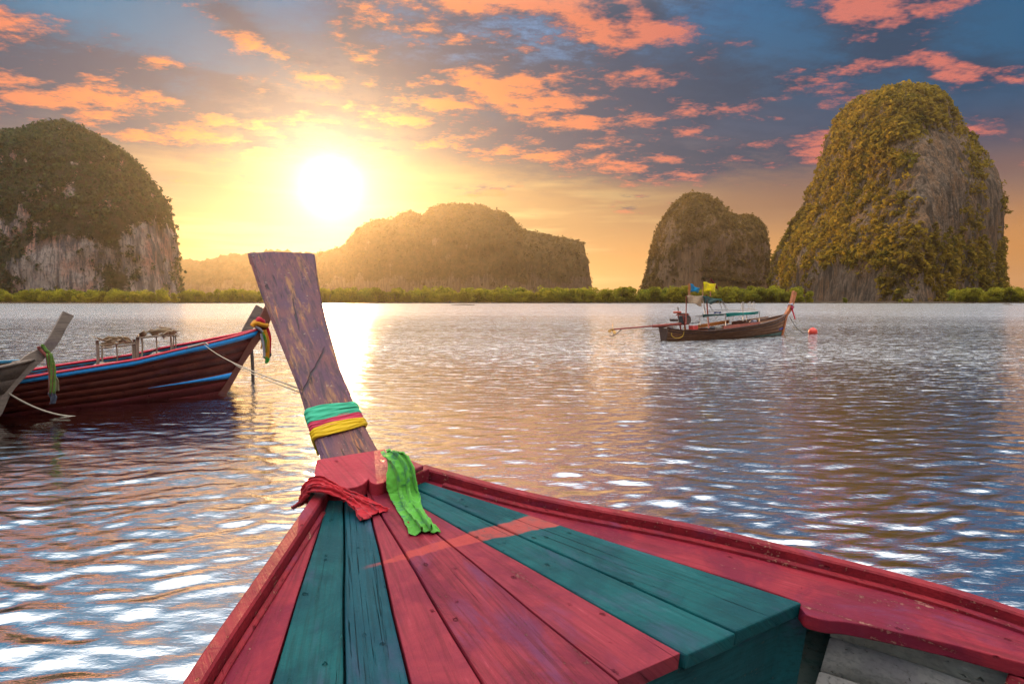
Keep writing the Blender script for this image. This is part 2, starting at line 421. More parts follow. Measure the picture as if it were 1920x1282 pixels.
def ico(name, R, m, parent=None, loc=(0, 0, 0), sub=3, scale=(1, 1, 1), wob=0.0):
    bm = bmesh.new(); bmesh.ops.create_icosphere(bm, subdivisions=sub, radius=R)
    for v in bm.verts:
        c = v.co; k = 1 + wob * float(fbm(c.x / R * 2, c.y / R * 2, c.z / R * 2, 3))
        v.co = Vector((c.x * scale[0] * k + loc[0], c.y * scale[1] * k + loc[1], c.z * scale[2] * k + loc[2]))
    return from_bm(name, bm, m, parent, True)
def cards(C, Nrm, size, rng, upbias=0.3):
    """leaf-sized quads round centres C, facing roughly Nrm"""
    n = len(C); d = Nrm + rng.normal(0, 0.8, (n, 3)); d /= np.linalg.norm(d, axis=1)[:, None]
    a = np.cross(d, rng.normal(0, 1, (n, 3))); a /= np.linalg.norm(a, axis=1)[:, None]; b = np.cross(d, a)
    s = (size * rng.uniform(0.6, 1.3, n))[:, None]; e = rng.uniform(0.45, 0.9, n)[:, None]
    bend = d * s * 0.25
    V = np.stack([C - a * s - bend, C - b * s * e, C + a * s - bend, C + b * s * e], 1).reshape(-1, 3)
    return V, np.arange(4 * n).reshape(-1, 4)

# ------------------------------------------------------------------ water
def build_water():
    m, nt, b = mat('water')
    g = nt.nodes.new('ShaderNodeNewGeometry'); pos = S(nt, g.outputs['Position'])
    px_, py_, pz_ = sep(nt, pos)
    d = (px_ * px_ + py_ * py_).fn('SQRT')
    p1 = scaled(nt, pos, (0.55, 1.25, 1.0)); p2 = scaled(nt, pos, (1.5, 4.0, 1.0), (3, 5, 0)); p3 = scaled(nt, pos, (0.10, 0.3, 1))
    w1 = noise(nt, p1, 1.0, 3, 0.5, 0.5); w2 = noise(nt, p2, 1.0, 3, 0.5, 0.3); w3 = noise(nt, p3, 1.0, 3, 0.5, 0.3)
    gust = noise(nt, scaled(nt, pos, (0.012, 0.05, 1)), 1.0, 3, 0.5, 0.3)
    amp = d.ss(14, 60)
    w4 = noise(nt, scaled(nt, pos, (8, 19, 1), (1, 2, 0)), 1.0, 3, 0.6, 0.3)
    h = w4 * (gust.ss(0.35, 0.65) * 0.007 + 0.0025) + w1 * amp * 0.20 + w2 * (gust * 0.14 + 0.03) * (d.ss(4, 30) + 0.10) * (1.0 - d.ss(40, 160) * 0.5) + w3 * d.ss(60, 200) * 0.16
    bump(nt, b, h, 1.0, 1.0)
    b.inputs['Base Color'].default_value = (0.088, 0.108, 0.112, 1); b.inputs['IOR'].default_value = 1.4
    nt.links.new((d.ss(15, 120) * 0.19 + 0.05).k, b.inputs['Roughness']); b.inputs['Specular IOR Level'].default_value = 0.5
    gl = nt.nodes.new('ShaderNodeBsdfGlossy'); gl.inputs['Color'].default_value = (0.94, 0.95, 0.95, 1)
    nt.links.new(b.inputs['Roughness'].links[0].from_socket, gl.inputs['Roughness']); nt.links.new(b.inputs['Normal'].links[0].from_socket, gl.inputs['Normal'])
    ms = nt.nodes.new('ShaderNodeMixShader'); fr = nt.nodes.new('ShaderNodeFresnel'); fr.inputs[0].default_value = 2.2; nt.links.new(b.inputs['Normal'].links[0].from_socket, fr.inputs['Normal']); nt.links.new(fr.outputs[0], ms.inputs[0]); nt.links.new(b.outputs[0], ms.inputs[1]); nt.links.new(gl.outputs[0], ms.inputs[2])
    nt.links.new(ms.outputs[0], nt.nodes['Material Output'].inputs[0])
    # polar sheet: fine ahead of the boat, coarse elsewhere, out past the horizon
    az = np.concatenate([np.linspace(-180, -52, 40)[:-1], np.linspace(-52, 52, 900), np.linspace(52, 180, 40)[1:]])
    r = np.concatenate([np.linspace(0.3, 2.0, 8)[:-1], np.geomspace(2.0, 70, 560), np.geomspace(75, 9000, 40)])
    A, R = np.meshgrid(rad(1) * az, r, indexing='ij')
    X = R * np.sin(A); Y = R * np.cos(A); Z = np.zeros_like(X)
    rng = np.random.default_rng(3)
    Xw = X + 0.2 * vnoise(X * 0.6, Y * 0.6, 0.0, 5); Yw = Y + 0.2 * vnoise(X * 0.6, Y * 0.6, 3.0, 6)
    for i in range(64):
        lam = 0.13 * (1.5 / 0.13) ** (i / 63.0); k = 2 * math.pi / lam
        dirn = rad(rng.normal(6, 23)); slope = 0.034 * math.exp(-(math.log(lam / 0.28) / 0.75) ** 2) * rng.uniform(0.6, 1.3) + 0.006
        fade = np.clip(1.3 - R * 0.010 / lam, 0, 1)       # shorter waves hand over to the surface relief farther out
        sel = fade.max(axis=0) > 0; n_ = int(np.max(np.nonzero(sel)[0])) + 1
        x_, y_, xw, yw = X[:, :n_], Y[:, :n_], Xw[:, :n_], Yw[:, :n_]
        grp = 0.55 + 0.45 * vnoise(x_ / (lam * 4), y_ / (lam * 3), i * 3.7, 40 + i)
        Z[:, :n_] += slope / k * fade[:, :n_] * grp * np.sin(k * (xw * math.sin(dirn) + yw * math.cos(dirn)) + rng.uniform(0, 6.28))
    Z *= np.clip((R - 0.3) / 1.0, 0, 1)
    o = mesh_np('water', np.stack([X, Y, Z], -1).reshape(-1, 3), gridq(len(az), len(r))[:, ::-1], m, smooth=True)
    tag(o, kind='structure')
build_water()

# ------------------------------------------------------------------ shore, karsts and far hills
mud = plain('mud', (0.07, 0.05, 0.035), 1.0, 0.4, 0.2); mud.node_tree.nodes['Principled BSDF'].inputs['Specular IOR Level'].default_value = 0.0
def build_shore():
    x = np.linspace(-4000, 4000, 900); Y0 = 455 + 4 * fbm(x / 40, 0, 0, 4, 9)
    rows = []
    for dy, z in ((0, -0.6), (1.2, 0.25), (6, 0.7), (40, 1.0), (400, 1.5), (9000, 2.0)):
        rows.append(np.stack([x, Y0 + dy, np.full_like(x, z) + (0.12 * fbm(x / 6, dy, 1, 3, 4) if dy < 20 else 0)], -1))
    o = mesh_np('shore', np.array(rows).reshape(-1, 3), gridq(len(rows), len(x))[:, ::-1], mud, smooth=True); tag(o, kind='structure')
build_shore()

def outline(pts, Y):
    return np.array([atY(px, py, Y)[[0, 2]] for px, py in pts])

def finish_hill(name, V, nu, nv, material, vegf, amp, scrub, scrub_m, seed, cu=False, front=True):
    """roughen a hill's sheet, mark where plants hold on, and grow scrub there"""
    V = V.reshape(nu, nv, 3)
    def normals(V):
        du = np.gradient(V, axis=0); dv = np.gradient(V, axis=1); n = np.cross(du, dv); n /= np.linalg.norm(n, axis=2)[..., None] + 1e-9; return n
    n = normals(V); c = V.reshape(-1, 3).mean(0); flip = np.sign(np.mean(((V - c) * n).sum(-1))); n *= flip
    x, y, z = V[..., 0], V[..., 1], V[..., 2]
    d = amp * (0.9 * fbm(x / 42, y / 42, z / 60, 3, seed) + 0.45 * fbm(x / 13, y / 13, z / 30, 4, seed + 3)) 
    rid = 1 - np.abs(fbm(x / 9, y / 9, z / 42, 3, seed + 7)); d += amp * 0.5 * (rid - 0.6)
    d += amp * 0.22 * fbm(x / 4, y / 4, z / 14, 3, seed + 5)
    edge = np.clip(z / 25, 0.25, 1)
    V2 = V + n * (d * edge)[..., None]
    n2 = normals(V2) * flip
    veg = vegf(V2, n2, fbm(x / 30, y / 30, z / 30, 4, seed + 11), fbm(x / 8, y / 8, z / 10, 3, seed + 12))
    Q = gridq(nu, nv, cu)
    if flip < 0: Q = Q[:, ::-1]
    o = mesh_np(name, V2.reshape(-1, 3), Q, material, smooth=True, attrs={'veg': np.clip(veg, 0, 1).ravel()})
    tag(o, kind='structure')
    if scrub:
        rng = np.random.default_rng(seed); N, per, size, R = scrub
        P = V2.reshape(-1, 3); NN = n2.reshape(-1, 3); w = np.clip(veg.ravel(), 0, 1) ** 1.5
        # area weight so clumps do not crowd where the sheet is fine
        du = np.linalg.norm(np.gradient(V2, axis=0), axis=2) * np.linalg.norm(np.gradient(V2, axis=1), axis=2); w = w * du.ravel()
        if front: w = w * np.clip(0.15 - (NN * P / np.linalg.norm(P, axis=1)[:, None]).sum(1), 0, 0.25)
        w /= w.sum(); idx = rng.choice(len(P), N, p=w)
        rr = R * (0.35 + 1.5 * rng.uniform(0, 1, N) ** 2.5)
        cen = P[idx] + NN[idx] * (rr * 0.25)[:, None] + rng.normal(0, 1, (N, 3)) * 1.0
        off = rng.normal(0, 1, (N, per, 3)); off /= np.linalg.norm(off, axis=2)[..., None]; off *= (rng.uniform(0.5, 1, (N, per)) * rr[:, None])[..., None]
        C = (cen[:, None] + off).reshape(-1, 3); U = off.reshape(-1, 3) / (np.linalg.norm(off.reshape(-1, 3), axis=1)[:, None] + 1e-9)
        Vc, Qc = cards(C, U + np.array([0, 0, 0.5]), np.repeat(size * rr / R, per), rng)
        s = mesh_np('hillside_scrub', Vc, Qc, scrub_m); tag(s, scrub_m['lab'], 'scrub', None, 'stuff')
    return V2

def loft(rows, section, Y0, depth, nl=230, na=420):
    """solid karst from level extents: rows = [(row, left col, right col)] bottom to top as seen at depth Y0;
    section = closed plan outline [(a, d)], a -1..1 across, d -1..1 in depth"""
    rows = np.array(rows, float); zs = np.array([atY(r[1], r[0], Y0)[2] for r in rows])
    t = np.concatenate([np.linspace(0, 0.8, int(nl * 0.6), endpoint=False), 1 - 0.2 * np.linspace(1, 0, nl - int(nl * 0.6)) ** 1.7])
    z = zs[0] + (zs[-1] - zs[0]) * t
    L = np.interp(z, zs, rows[:, 1]); Rr = np.interp(z, zs, rows[:, 2])
    ker = np.ones(7) / 7
    sm = lambda a: np.convolve(np.pad(a, 3, mode='edge'), ker, 'valid')
    L[:-8] = sm(L)[:-8]; Rr[:-8] = sm(Rr)[:-8]
    S_ = np.array(section + [section[0]], float)
    seg = np.r_[0, np.cumsum(np.linalg.norm(np.diff(S_, axis=0), axis=1))]
    s = np.linspace(0, seg[-1], na, endpoint=False); sa = np.interp(s, seg, S_[:, 0]); sdp = np.interp(s, seg, S_[:, 1])
    k = np.ones(31) / 31; cs = lambda a: np.convolve(np.r_[a[-15:], a, a[:15]], k, 'valid'); sa, sdp = cs(sa), cs(sdp)
    sa = (sa - sa.min()) / (sa.max() - sa.min()) * 2 - 1
    hw = (Rr - L) / 2; full = hw[0]
    V = np.zeros((nl, na, 3))
    for i in range(nl):
        px = (L[i] + Rr[i]) / 2 + sa * hw[i]
        Yd = Y0 + depth * sdp * (0.25 + 0.75 * hw[i] / full) * (hw[i] / (hw[i] + 0.08 * full)) + depth * 0.10 * (1 - hw[i] / full)
        V[i, :, 0] = (px - 960) / F * Yd; V[i, :, 1] = Yd; V[i, :, 2] = CAM_H + (z[i] - CAM_H) * Yd / Y0
    return V, nl, na

def slices(pts, Y, depth, p=0.55, nu=420, nv=170):
    """hill or karst from its skyline: every slice across the ridge is a steep-sided arch"""
    P = outline(pts, Y); seg = np.r_[0, np.cumsum(np.linalg.norm(np.diff(P, axis=0), axis=1))]
    s = np.linspace(0, seg[-1], nu); x = np.interp(s, seg, P[:, 0]); z = np.maximum(np.interp(s, seg, P[:, 1]), 0.0)
    xc = (x.min() + x.max()) / 2; w = (x.max() - x.min()) / 2
    D = depth * np.clip(1 - ((x - xc) / w) ** 2, 0.02, 1) ** 0.42
    ph = np.linspace(0, math.pi, nv)
    V = np.zeros((nu, nv, 3)); V[..., 0] = x[:, None] + 0 * ph
    V[..., 1] = Y - D[:, None] * np.cos(ph)[None, :] ; V[..., 2] = z[:, None] * np.abs(np.sin(ph)[None, :]) ** p - 1.0
    V[..., 0] *= 1 + (V[..., 1] - Y) / Y * 0.0
    return V, nu, nv

scrub_gold = foliage('scrub_gold', (0.075, 0.082, 0.018), (0.25, 0.15, 0.030), (0.44, 0.29, 0.03), 0.5, 0.022); scrub_gold['lab'] = 'olive and golden scrub clinging to the tall right-hand cliff'
scrub_dark = foliage('scrub_dark', (0.028, 0.062, 0.042), (0.066, 0.068, 0.056), (0.09, 0.13, 0.05), 0.35, 0.03); scrub_dark['lab'] = 'dark green scrub covering the rounded left-hand karst'
scrub_mid = foliage('scrub_mid', (0.12, 0.075, 0.025), (0.22, 0.12, 0.04), (0.28, 0.18, 0.035), 0.4, 0.02); scrub_mid['lab'] = 'haze-browned scrub on the double-topped karst right of centre'  # brown-orange haze over this karst is put into the leaf colours
scrub_far = foliage('scrub_far', (0.13, 0.08, 0.025), (0.20, 0.11, 0.035), (0.26, 0.16, 0.035), 0.4, 0.012); scrub_far['lab'] = 'hazy forest over the long far hill under the sun'  # warm orange haze on the far hill is mixed into these colours
rock_r = rockmat('limestone_right', (0.30, 0.205, 0.14), (0.33, 0.18, 0.09), (0.085, 0.065, 0.05), (0.13, 0.09, 0.025), (0.22, 0.125, 0.035))
rock_l = rockmat('limestone_left', (0.56, 0.46, 0.41), (0.58, 0.30, 0.23), (0.10, 0.10, 0.12), (0.030, 0.046, 0.028), (0.070, 0.058, 0.042))
rock_f = rockmat('limestone_far', (0.32, 0.20, 0.11), (0.34, 0.19, 0.095), (0.20, 0.12, 0.07), (0.16, 0.10, 0.03), (0.23, 0.125, 0.04))  # orange distance haze is worked into the rock and plant tones

def veg_right(V, n, a, b):
    px = 960 + F * V[..., 0] / V[..., 1]; row = HY - F * (V[..., 2] - CAM_H) / V[..., 1]
    cliff = np.exp(-((px - 1745) / 55) ** 2) * np.clip((450 - row) / 40, 0, 1) * np.clip((row - 235) / 40, 0, 1)
    cliff += np.exp(-((px - 1850) / 18) ** 2) * np.clip((470 - row) / 30, 0, 1) * 0.8
    low = np.clip((row - 490) / 30, 0, 1) * np.exp(-((px - 1570) / 80) ** 2)
    return 0.49 + 0.5 * (n[..., 2] - 0.1) + 0.40 * a + 0.4 * b - np.clip(0.9 * cliff * (1.1 + 0.9 * a + 0.6 * b), 0, 1) - 0.8 * low * (1 + a)
def veg_left(V, n, a, b):
    px = 960 + F * V[..., 0] / V[..., 1]; h = V[..., 2] * 640 / V[..., 1]
    cl = np.exp(-((px - 110) / 75) ** 2) * np.clip((72 - h) / 14, 0, 1) * np.clip((h - 8) / 8, 0, 1) + np.exp(-((px - 290) / 50) ** 2) * np.clip((88 - h) / 20, 0, 1)
    return 0.78 + 0.4 * (n[..., 2] - 0.1) + 0.30 * a + 0.35 * b - np.clip(0.85 * cl * (1.0 + 1.1 * a + 0.5 * b), 0, 1.1)
def veg_mid(V, n, a, b): return 0.42 + 0.8 * (n[..., 2] - 0.05) + 0.45 * a + 0.2 * b
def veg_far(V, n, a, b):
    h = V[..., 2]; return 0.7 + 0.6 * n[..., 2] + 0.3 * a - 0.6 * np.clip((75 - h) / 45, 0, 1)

# tall right-hand karst: its left flank runs back in depth and catches the sun
V, a_, b_ = loft([(568, 1436, 1884), (545, 1440, 1880), (520, 1443, 1876), (480, 1452, 1872), (440, 1476, 1868), (400, 1498, 1866), (350, 1518, 1862), (320, 1528, 1850),
                  (300, 1535, 1838), (280, 1541, 1824), (262, 1546, 1806), (240, 1556, 1785), (215, 1570, 1774), (198, 1586, 1766), (185, 1606, 1752), (176, 1635, 1738), (170, 1668, 1722), (168, 1690, 1710)],
                 [(-1, 0.75), (-0.72, -0.12), (-0.35, -0.62), (0.1, -0.98), (0.36, -1.0), (0.62, -0.55), (0.9, -0.45), (1.0, 0.1), (0.8, 0.8), (0.2, 1.0), (-0.6, 1.0)], 800, 295)
finish_hill('karst_cliff', V, a_, b_, rock_r, veg_right, 4.4, (13000, 11, 1.5, 3.1), scrub_gold, 21)
# rounded left-hand karst
V, a_, b_ = loft([(568, -330, 350), (540, -322, 345), (500, -315, 340), (470, -308, 338), (440, -300, 333), (400, -285, 329), (380, -275, 318), (350, -258, 294), (320, -235, 270), (290, -205, 243),
                  (265, -160, 206), (255, -70, 186), (248, 20, 172), (240, 65, 155), (235, 95, 140), (233, 108, 126)],
                 [(-1, 0.2), (-0.7, -0.6), (-0.2, -0.9), (0.3, -1.0), (0.66, -0.9), (0.93, -0.5), (1, 0.1), (0.8, 0.8), (0.1, 1), (-0.7, 0.8)], 640, 130)
finish_hill('karst_dome', V, a_, b_, rock_l, veg_left, 3.4, (15000, 9, 1.1, 2.1), scrub_dark, 33)
# double-topped karst right of centre and the pale knob beside it
V, a_, b_ = slices([(1204, 566), (1209, 530), (1216, 515), (1229, 475), (1238, 440), (1247, 410), (1256, 398), (1268, 380), (1284, 368), (1297, 363), (1310, 366), (1326, 374), (1338, 388), (1352, 398),
                    (1366, 405), (1380, 406), (1398, 407), (1412, 412), (1421, 422), (1422, 440), (1419, 470), (1417, 500), (1424, 540), (1428, 566)], 1300, 130, 0.42, 300, 130)
finish_hill('karst_double_top', V, a_, b_, rock_f, veg_mid, 3.2, (8000, 8, 1.3, 2.6), scrub_mid, 45)
V, a_, b_ = slices([(1406, 566), (1408, 500), (1412, 478), (1420, 474), (1430, 480), (1436, 492), (1437, 530), (1438, 566)], 1450, 55, 0.4, 90, 60)
finish_hill('karst_knob', V, a_, b_, rock_f, veg_mid, 2.0, None, None, 47)
# long far hill under the sun, and the low ridge left of it
V, a_, b_ = slices([(560, 566), (566, 505), (590, 480), (640, 470), (664, 462), (676, 447), (690, 430), (704, 420), (718, 415), (748, 416), (758, 406), (775, 401), (785, 402), (790, 406), (806, 405), (815, 394),
                    (830, 390), (850, 388), (888, 388), (905, 390), (922, 398), (938, 400), (952, 406), (966, 420), (976, 433), (1000, 438), (1010, 441), (1016, 439), (1040, 446), (1075, 452), (1088, 458),
                    (1092, 466), (1096, 495), (1104, 525), (1112, 566)], 2000, 275, 0.5, 460, 110)
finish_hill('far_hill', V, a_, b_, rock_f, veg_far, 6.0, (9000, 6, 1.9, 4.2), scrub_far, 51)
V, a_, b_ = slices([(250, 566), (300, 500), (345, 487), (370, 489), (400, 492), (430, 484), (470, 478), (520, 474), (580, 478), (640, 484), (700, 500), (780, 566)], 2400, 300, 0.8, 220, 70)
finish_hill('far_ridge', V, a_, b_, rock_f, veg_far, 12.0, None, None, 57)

# ------------------------------------------------------------------ mangroves along the shore
mang = foliage('mangrove_leaves', (0.12, 0.17, 0.03), (0.30, 0.27, 0.03), (0.52, 0.43, 0.04), 0.55, 0.02)
mangw = foliage('mangrove_leaves_behind', (0.12, 0.18, 0.03), (0.28, 0.27, 0.03), (0.48, 0.43, 0.04), 0.55, 0.015)
bark = plain('mangrove_bark', (0.12, 0.09, 0.07), 0.9)
def crown_pts(rng, W, H, n):
    """leaf positions and outward directions for one uneven, lobed crown standing on z = 0"""
    k = rng.integers(10, 14); C = []; U = []
    for i in range(k):
        a = rng.uniform(0, 6.28); r = W * rng.uniform(0.05, 0.66); z = H * (rng.uniform(0.46, 0.78) if i < 5 else rng.uniform(0.12, 0.42))
        R = W * rng.uniform(0.34, 0.55); c = np.array([r * math.cos(a), r * math.sin(a), z * (1 - 0.25 * (r / W) ** 2)])
        m_ = n // k; d = rng.normal(0, 1, (m_, 3)); d /= np.linalg.norm(d, axis=1)[:, None]
        rr = R * rng.uniform(0.72, 1.05, m_)[:, None]; p = c + d * rr * np.array([1, 1, 0.85]); C.append(p); U.append(d)
    C = np.vstack(C); U = np.vstack(U); ok = C[:, 2] > 0.4
    return C[ok], U[ok]
protos = []
for i in range(5):
    rng = np.random.default_rng(100 + i); W = rng.uniform(4.2, 5.6); H = rng.uniform(9.0, 11.5)
    C, U = crown_pts(rng, W, H, 2400); Vv, Qq = cards(C, U, np.full(len(C), 0.40), rng)
    low = mesh_np('crown', Vv, Qq, mang); paths = []
    for j in range(5):
        a = rng.uniform(0, 6.28); p0 = np.array([0.5 * math.cos(a), 0.5 * math.sin(a), -0.6]); p2 = np.array([W * 0.6 * math.cos(a), W * 0.6 * math.sin(a), H * 0.6])
        paths.append((catmull([p0, (p0 + p2) / 2 + np.array([0, 0, 1.0]), p2], 6), np.linspace(0.22, 0.06, 6)))
    tr = joined_tubes('trunk', paths, bark, None, 5)
    protos.append((low.data, tr.data)); bpy.data.objects.remove(low); bpy.data.objects.remove(tr)
SEG = [(-60, 350, 'green mangrove tree at the foot of the rounded left karst', 'mangroves below the left karst'),
       (350, 1110, 'mangrove tree in the hazy backlit row below the long far hill', 'mangroves below the far hill'),
       (1110, 1520, 'bright yellow-green mangrove tree on the bank behind the wooden boat with flags', 'mangroves behind the boat with flags'),
       (1520, 1800, None, None), (1800, 1990, 'green mangrove tree at the right foot of the tall cliff', 'mangroves right of the tall cliff')]
def tree(x, y, s, lab, grp, rng):
    cm, tm = protos[rng.integers(0, 5)]
    o = empty('mangrove_tree', loc=(x, y, 0.5)); o.rotation_euler = (0, 0, rng.uniform(0, 6.28)); o.scale = (s * rng.uniform(.9, 1.2), s * rng.uniform(.9, 1.2), s)
    tag(o, lab, 'tree', grp)
    for nm, me in (('trunk', tm), ('crown', cm)): link(bpy.data.objects.new(nm, me), o)
rng = np.random.default_rng(5)
px = -55.0
while px < 1985:
    for a, b, lab, grp in SEG:
        if a <= px < b: break
    if lab:
        Y = 463 + rng.uniform(-2, 7); p = atY(px, 565, Y)
        hgt = 0.92 if px < 350 else (0.85 if px < 600 else (1.05 if px < 1110 else 1.18))
        tree(p[0], Y, hgt * rng.uniform(0.5, 1.15), lab, grp, rng)
    elif rng.uniform() < 0.25:
        Y = 462 + rng.uniform(-1, 3); p = atY(px, 565, Y)
        tree(p[0], Y, rng.uniform(0.25, 0.4), 'low bush on the bank at the foot of the tall cliff', 'bushes below the tall cliff', rng)
    px += rng.uniform(9, 17)
tag_wood = []
Vs, Qs, k = [], [], 0
for i in range(330):
    px = rng.uniform(-90, 2010)
    if 1500 < px < 1790: continue
    Y = 472 + 30 * rng.uniform(0, 1) ** 1.3; p = atY(px, 565, Y); W = rng.uniform(4, 6.5); H = rng.uniform(10, 14.0) * (0.85 if px < 600 else 1.0)
    C, U = crown_pts(rng, W, H, 600); C += np.array([p[0], Y, 0.5]); v_, q_ = cards(C, U, np.full(len(C), 0.62), rng); Vs.append(v_); Qs.append(q_ + k); k += len(v_)
o = mesh_np('mangrove_wood', np.vstack(Vs), np.vstack(Qs), mangw); tag(o, 'dense mangrove wood rising behind the front row along the shore', 'wood', None, 'stuff')

# ------------------------------------------------------------------ the boat we stand on
D_ = 1.25; A_ = rad(-33.15824); S_ = rad(8.11458); V0 = 0.84165
bu = np.array([math.sin(A_) * math.cos(S_), math.cos(A_) * math.cos(S_), math.sin(S_)]); bv = np.array([math.cos(A_), -math.sin(A_), 0]); bn = np.cross(bv, bu)
BO = CAMP + bv * V0 * D_ - bn * D_
BM = Matrix(((bv[0], bu[0], bn[0], BO[0]), (bv[1], bu[1], bn[1], BO[1]), (bv[2], bu[2], bn[2], BO[2]), (0, 0, 0, 1)))
def dk(px, py, h=0.0):
    """a point of the deck (height h above it) in the boat's own frame (across, forward)"""
    r = ray(px, py); t = (h - D_) / (r @ bn); return np.array([r @ bv * t - V0 * D_, r @ bu * t])
boat = empty('long_tail_boat', BM); tag(boat, 'weathered long-tail boat bow with red and teal deck planks, in the foreground', 'boat')

RED1, RED2 = (0.24, 0.024, 0.037), (0.40, 0.045, 0.075)
def stroke(nt, v, col):
    """a brushed streak of brighter paint right across the planks"""
    x, y, z = sep(nt, v)
    a = dk(1090, 968); b = dk(680, 1072); d = (b - a); L = np.linalg.norm(d); d /= L
    s = (x - float(a[0])) * float(d[0]) + (y - float(a[1])) * float(d[1])
    t = (x - float(a[0])) * float(-d[1]) + (y - float(a[1])) * float(d[0])
    wob = (noise(nt, v, 5.0, 4) - 0.5) * 0.06 + (noise(nt, v, 30.0, 3) - 0.5) * 0.02
    half = 0.075 - (s / L) * 0.068
    bow = (s / L) * (1.0 - s / L) * 0.10
    msk = (1.0 - ((t + wob + bow).fn('ABSOLUTE') - half).ss(-0.006, 0.006)) * s.ss(-0.01, 0.03) * (1.0 - s.ss(L * 0.9, L * 1.02))
    return mixc(nt, msk * (noise(nt, v, 24.0, 4, 0.7).ss(0.2, 0.6) * 0.45 + 0.35), col, (0.42, 0.056, 0.044))
def uvobj(fn): return fn
p_red = paint('deck_red_paint', RED1, (0.145, 0.014, 0.031), (0.24, 0.13, 0.10), 0.5, 'UV', 1, 0.35, 0.15, 1.0, stroke)
p_red_m = paint('margin_red_paint', (0.25, 0.018, 0.030), (0.15, 0.010, 0.029), (0.42, 0.22, 0.16), 0.48, 'UV', 1, 0.15, 0.35, 1.0)
p_teal = paint('deck_teal_paint', (0.002, 0.076, 0.080), (0.002, 0.043, 0.054), (0.04, 0.17, 0.16), 0.5, 'UV', 1, 0.55, 0.25, 1.0, stroke)
p_teal2 = paint('cracked_teal_paint', (0.002, 0.054, 0.072), (0.003, 0.040, 0.060), (0.025, 0.11, 0.12), 0.5, 'UV', 1, 1.0, 0.2, 1.1, stroke)
p_tealdark = paint('bulkhead_teal_paint', (0.006, 0.07, 0.08), (0.008, 0.05, 0.06), (0.10, 0.10, 0.09), 0.6, 'Object', 0, 0.3, 0.3, 1.0)
p_rail = paint('rail_red_paint', (0.26, 0.020, 0.028), (0.16, 0.012, 0.022), (0.44, 0.22, 0.15), 0.5, 'Object', 1, 0.3, 0.55, 1.0)
p_block = paint('block_red_paint', (0.36, 0.030, 0.046), (0.27, 0.018, 0.030), (0.5, 0.25, 0.25), 0.38, 'Object', 1, 0.0, 0.1, 0.7)
p_white = paint('inner_white_paint', (0.62, 0.58, 0.52), (0.48, 0.44, 0.40), (0.16, 0.12, 0.09), 0.7, 'Object', 1, 0.5, 0.25, 0.9)
p_out = paint('outer_green_paint', (0.10, 0.20, 0.17), (0.20, 0.24, 0.2), (0.3, 0.26, 0.2), 0.6, 'Object', 1, 0.3, 0.6, 1.0)
def stemwood():
    m, nt, b = mat('stem_purple_wood'); v = coords(nt, 'Object')
    x, y, z = sep(nt, v)
    vv = vec(nt, x, y * 0.75 + z * 0.65, z * 0.5)
    g = noise(nt, scaled(nt, vv, (48, 1.6, 30)), 1.0, 6, 0.65, 0.4)
    patch = noise(nt, scaled(nt, vv, (15, 1.8, 8)), 1.0, 7, 0.68, 0.5)
    col = mixc(nt, noise(nt, v, 2.6, 5, 0.6, 0.4).ss(0.35, 0.65), (0.090, 0.034, 0.066), (0.16, 0.050, 0.048))
    col = mixc(nt, patch.ss(0.50, 0.64) * 0.85, col, (0.33, 0.145, 0.05))
    col = mixc(nt, noise(nt, scaled(nt, vv, (16, 1.6, 8), (4, 2, 0)), 1.0, 6, 0.7, 0.5).ss(0.60, 0.68) * 0.85, col, (0.50, 0.17, 0.035))
    col = mixc(nt, g.ss(0.46, 0.66) * 0.7, col, (0.035, 0.02, 0.03))
    col = mixc(nt, noise(nt, v, 40, 5, 0.7).ss(0.62, 0.68) * 0.5, col, (0.42, 0.33, 0.24))
    ck = noise(nt, scaled(nt, vv, (24, 1.3, 14)), 1.0, 4, 0.6, 0.4).ss(0.65, 0.69)
    # a long slanting saw scar
    sc1 = 1.0 - ((x * 0.72 - (y - 3.56) * 0.52 + (noise(nt, v, 9, 3) - 0.5) * 0.03).fn('ABSOLUTE')).ss(0.002, 0.007)
    ck = ck.fn('MAXIMUM', sc1 * x.ss(-0.2, -0.1) * (1.0 - x.ss(0.06, 0.1)))
    col = mixc(nt, ck * 0.8, col, (0.02, 0.014, 0.018))
    nt.links.new(col.k, b.inputs['Base Color']); b.inputs['Roughness'].default_value = 0.68
    bump(nt, b, g * 0.6 + patch * 0.5 - ck * 0.9, 1.0, 0.010)
    return m
p_stem = stemwood()

# joints between the deck planks (fitted in the deck plane)
JP = {0: [(612, 948), (509, 1282)], 1: [(645, 950), (645, 1282)], 2: [(700, 989), (767, 1282)], 3: [(693, 930), (747, 1029), (901, 1282)],
      4: [(720, 921), (817.6, 1007), (1100, 1235), (1151, 1279)], 5: [(771, 944), (1100, 1130), (1271, 1228)], 6: [(771, 917), (1000, 1022), (1378, 1191)], 7: [(789, 905), (1000, 973), (1472, 1121), (1499, 1139)]}
JL = {}
for k_, P in JP.items():
    q = np.array([dk(*p) for p in P]); JL[k_] = np.polyfit(q[:, 1], q[:, 0], 1)
UA, UB = 1.115, 2.66
mats = [p_teal, p_teal2, p_red, p_red, p_red, p_teal, p_teal]
for i in range(7):
    g = 0.0035; hgt = 0.012 + [0.002, -0.001, 0.0, 0.003, 0.001, 0.002, 0.004][i]
    ua = UA + [0.0, .01, -.004, .0, 0.012, -.004, .0][i]; pts = []
    left = [(np.polyval(JL[i], u) + g + 0.002 * math.sin(u * 9 + i), u) for u in np.linspace(ua, UB, 9)]
    right = [(np.polyval(JL[i + 1], u) - g + 0.002 * math.sin(u * 9 + i + 1), u) for u in np.linspace(UB, ua, 9)]
    prism('deck_plank', left + right, hgt - 0.055, hgt, mats[i], boat, 0.007, ((JL[i][0] + JL[i + 1][0]) / 2, 1.0))
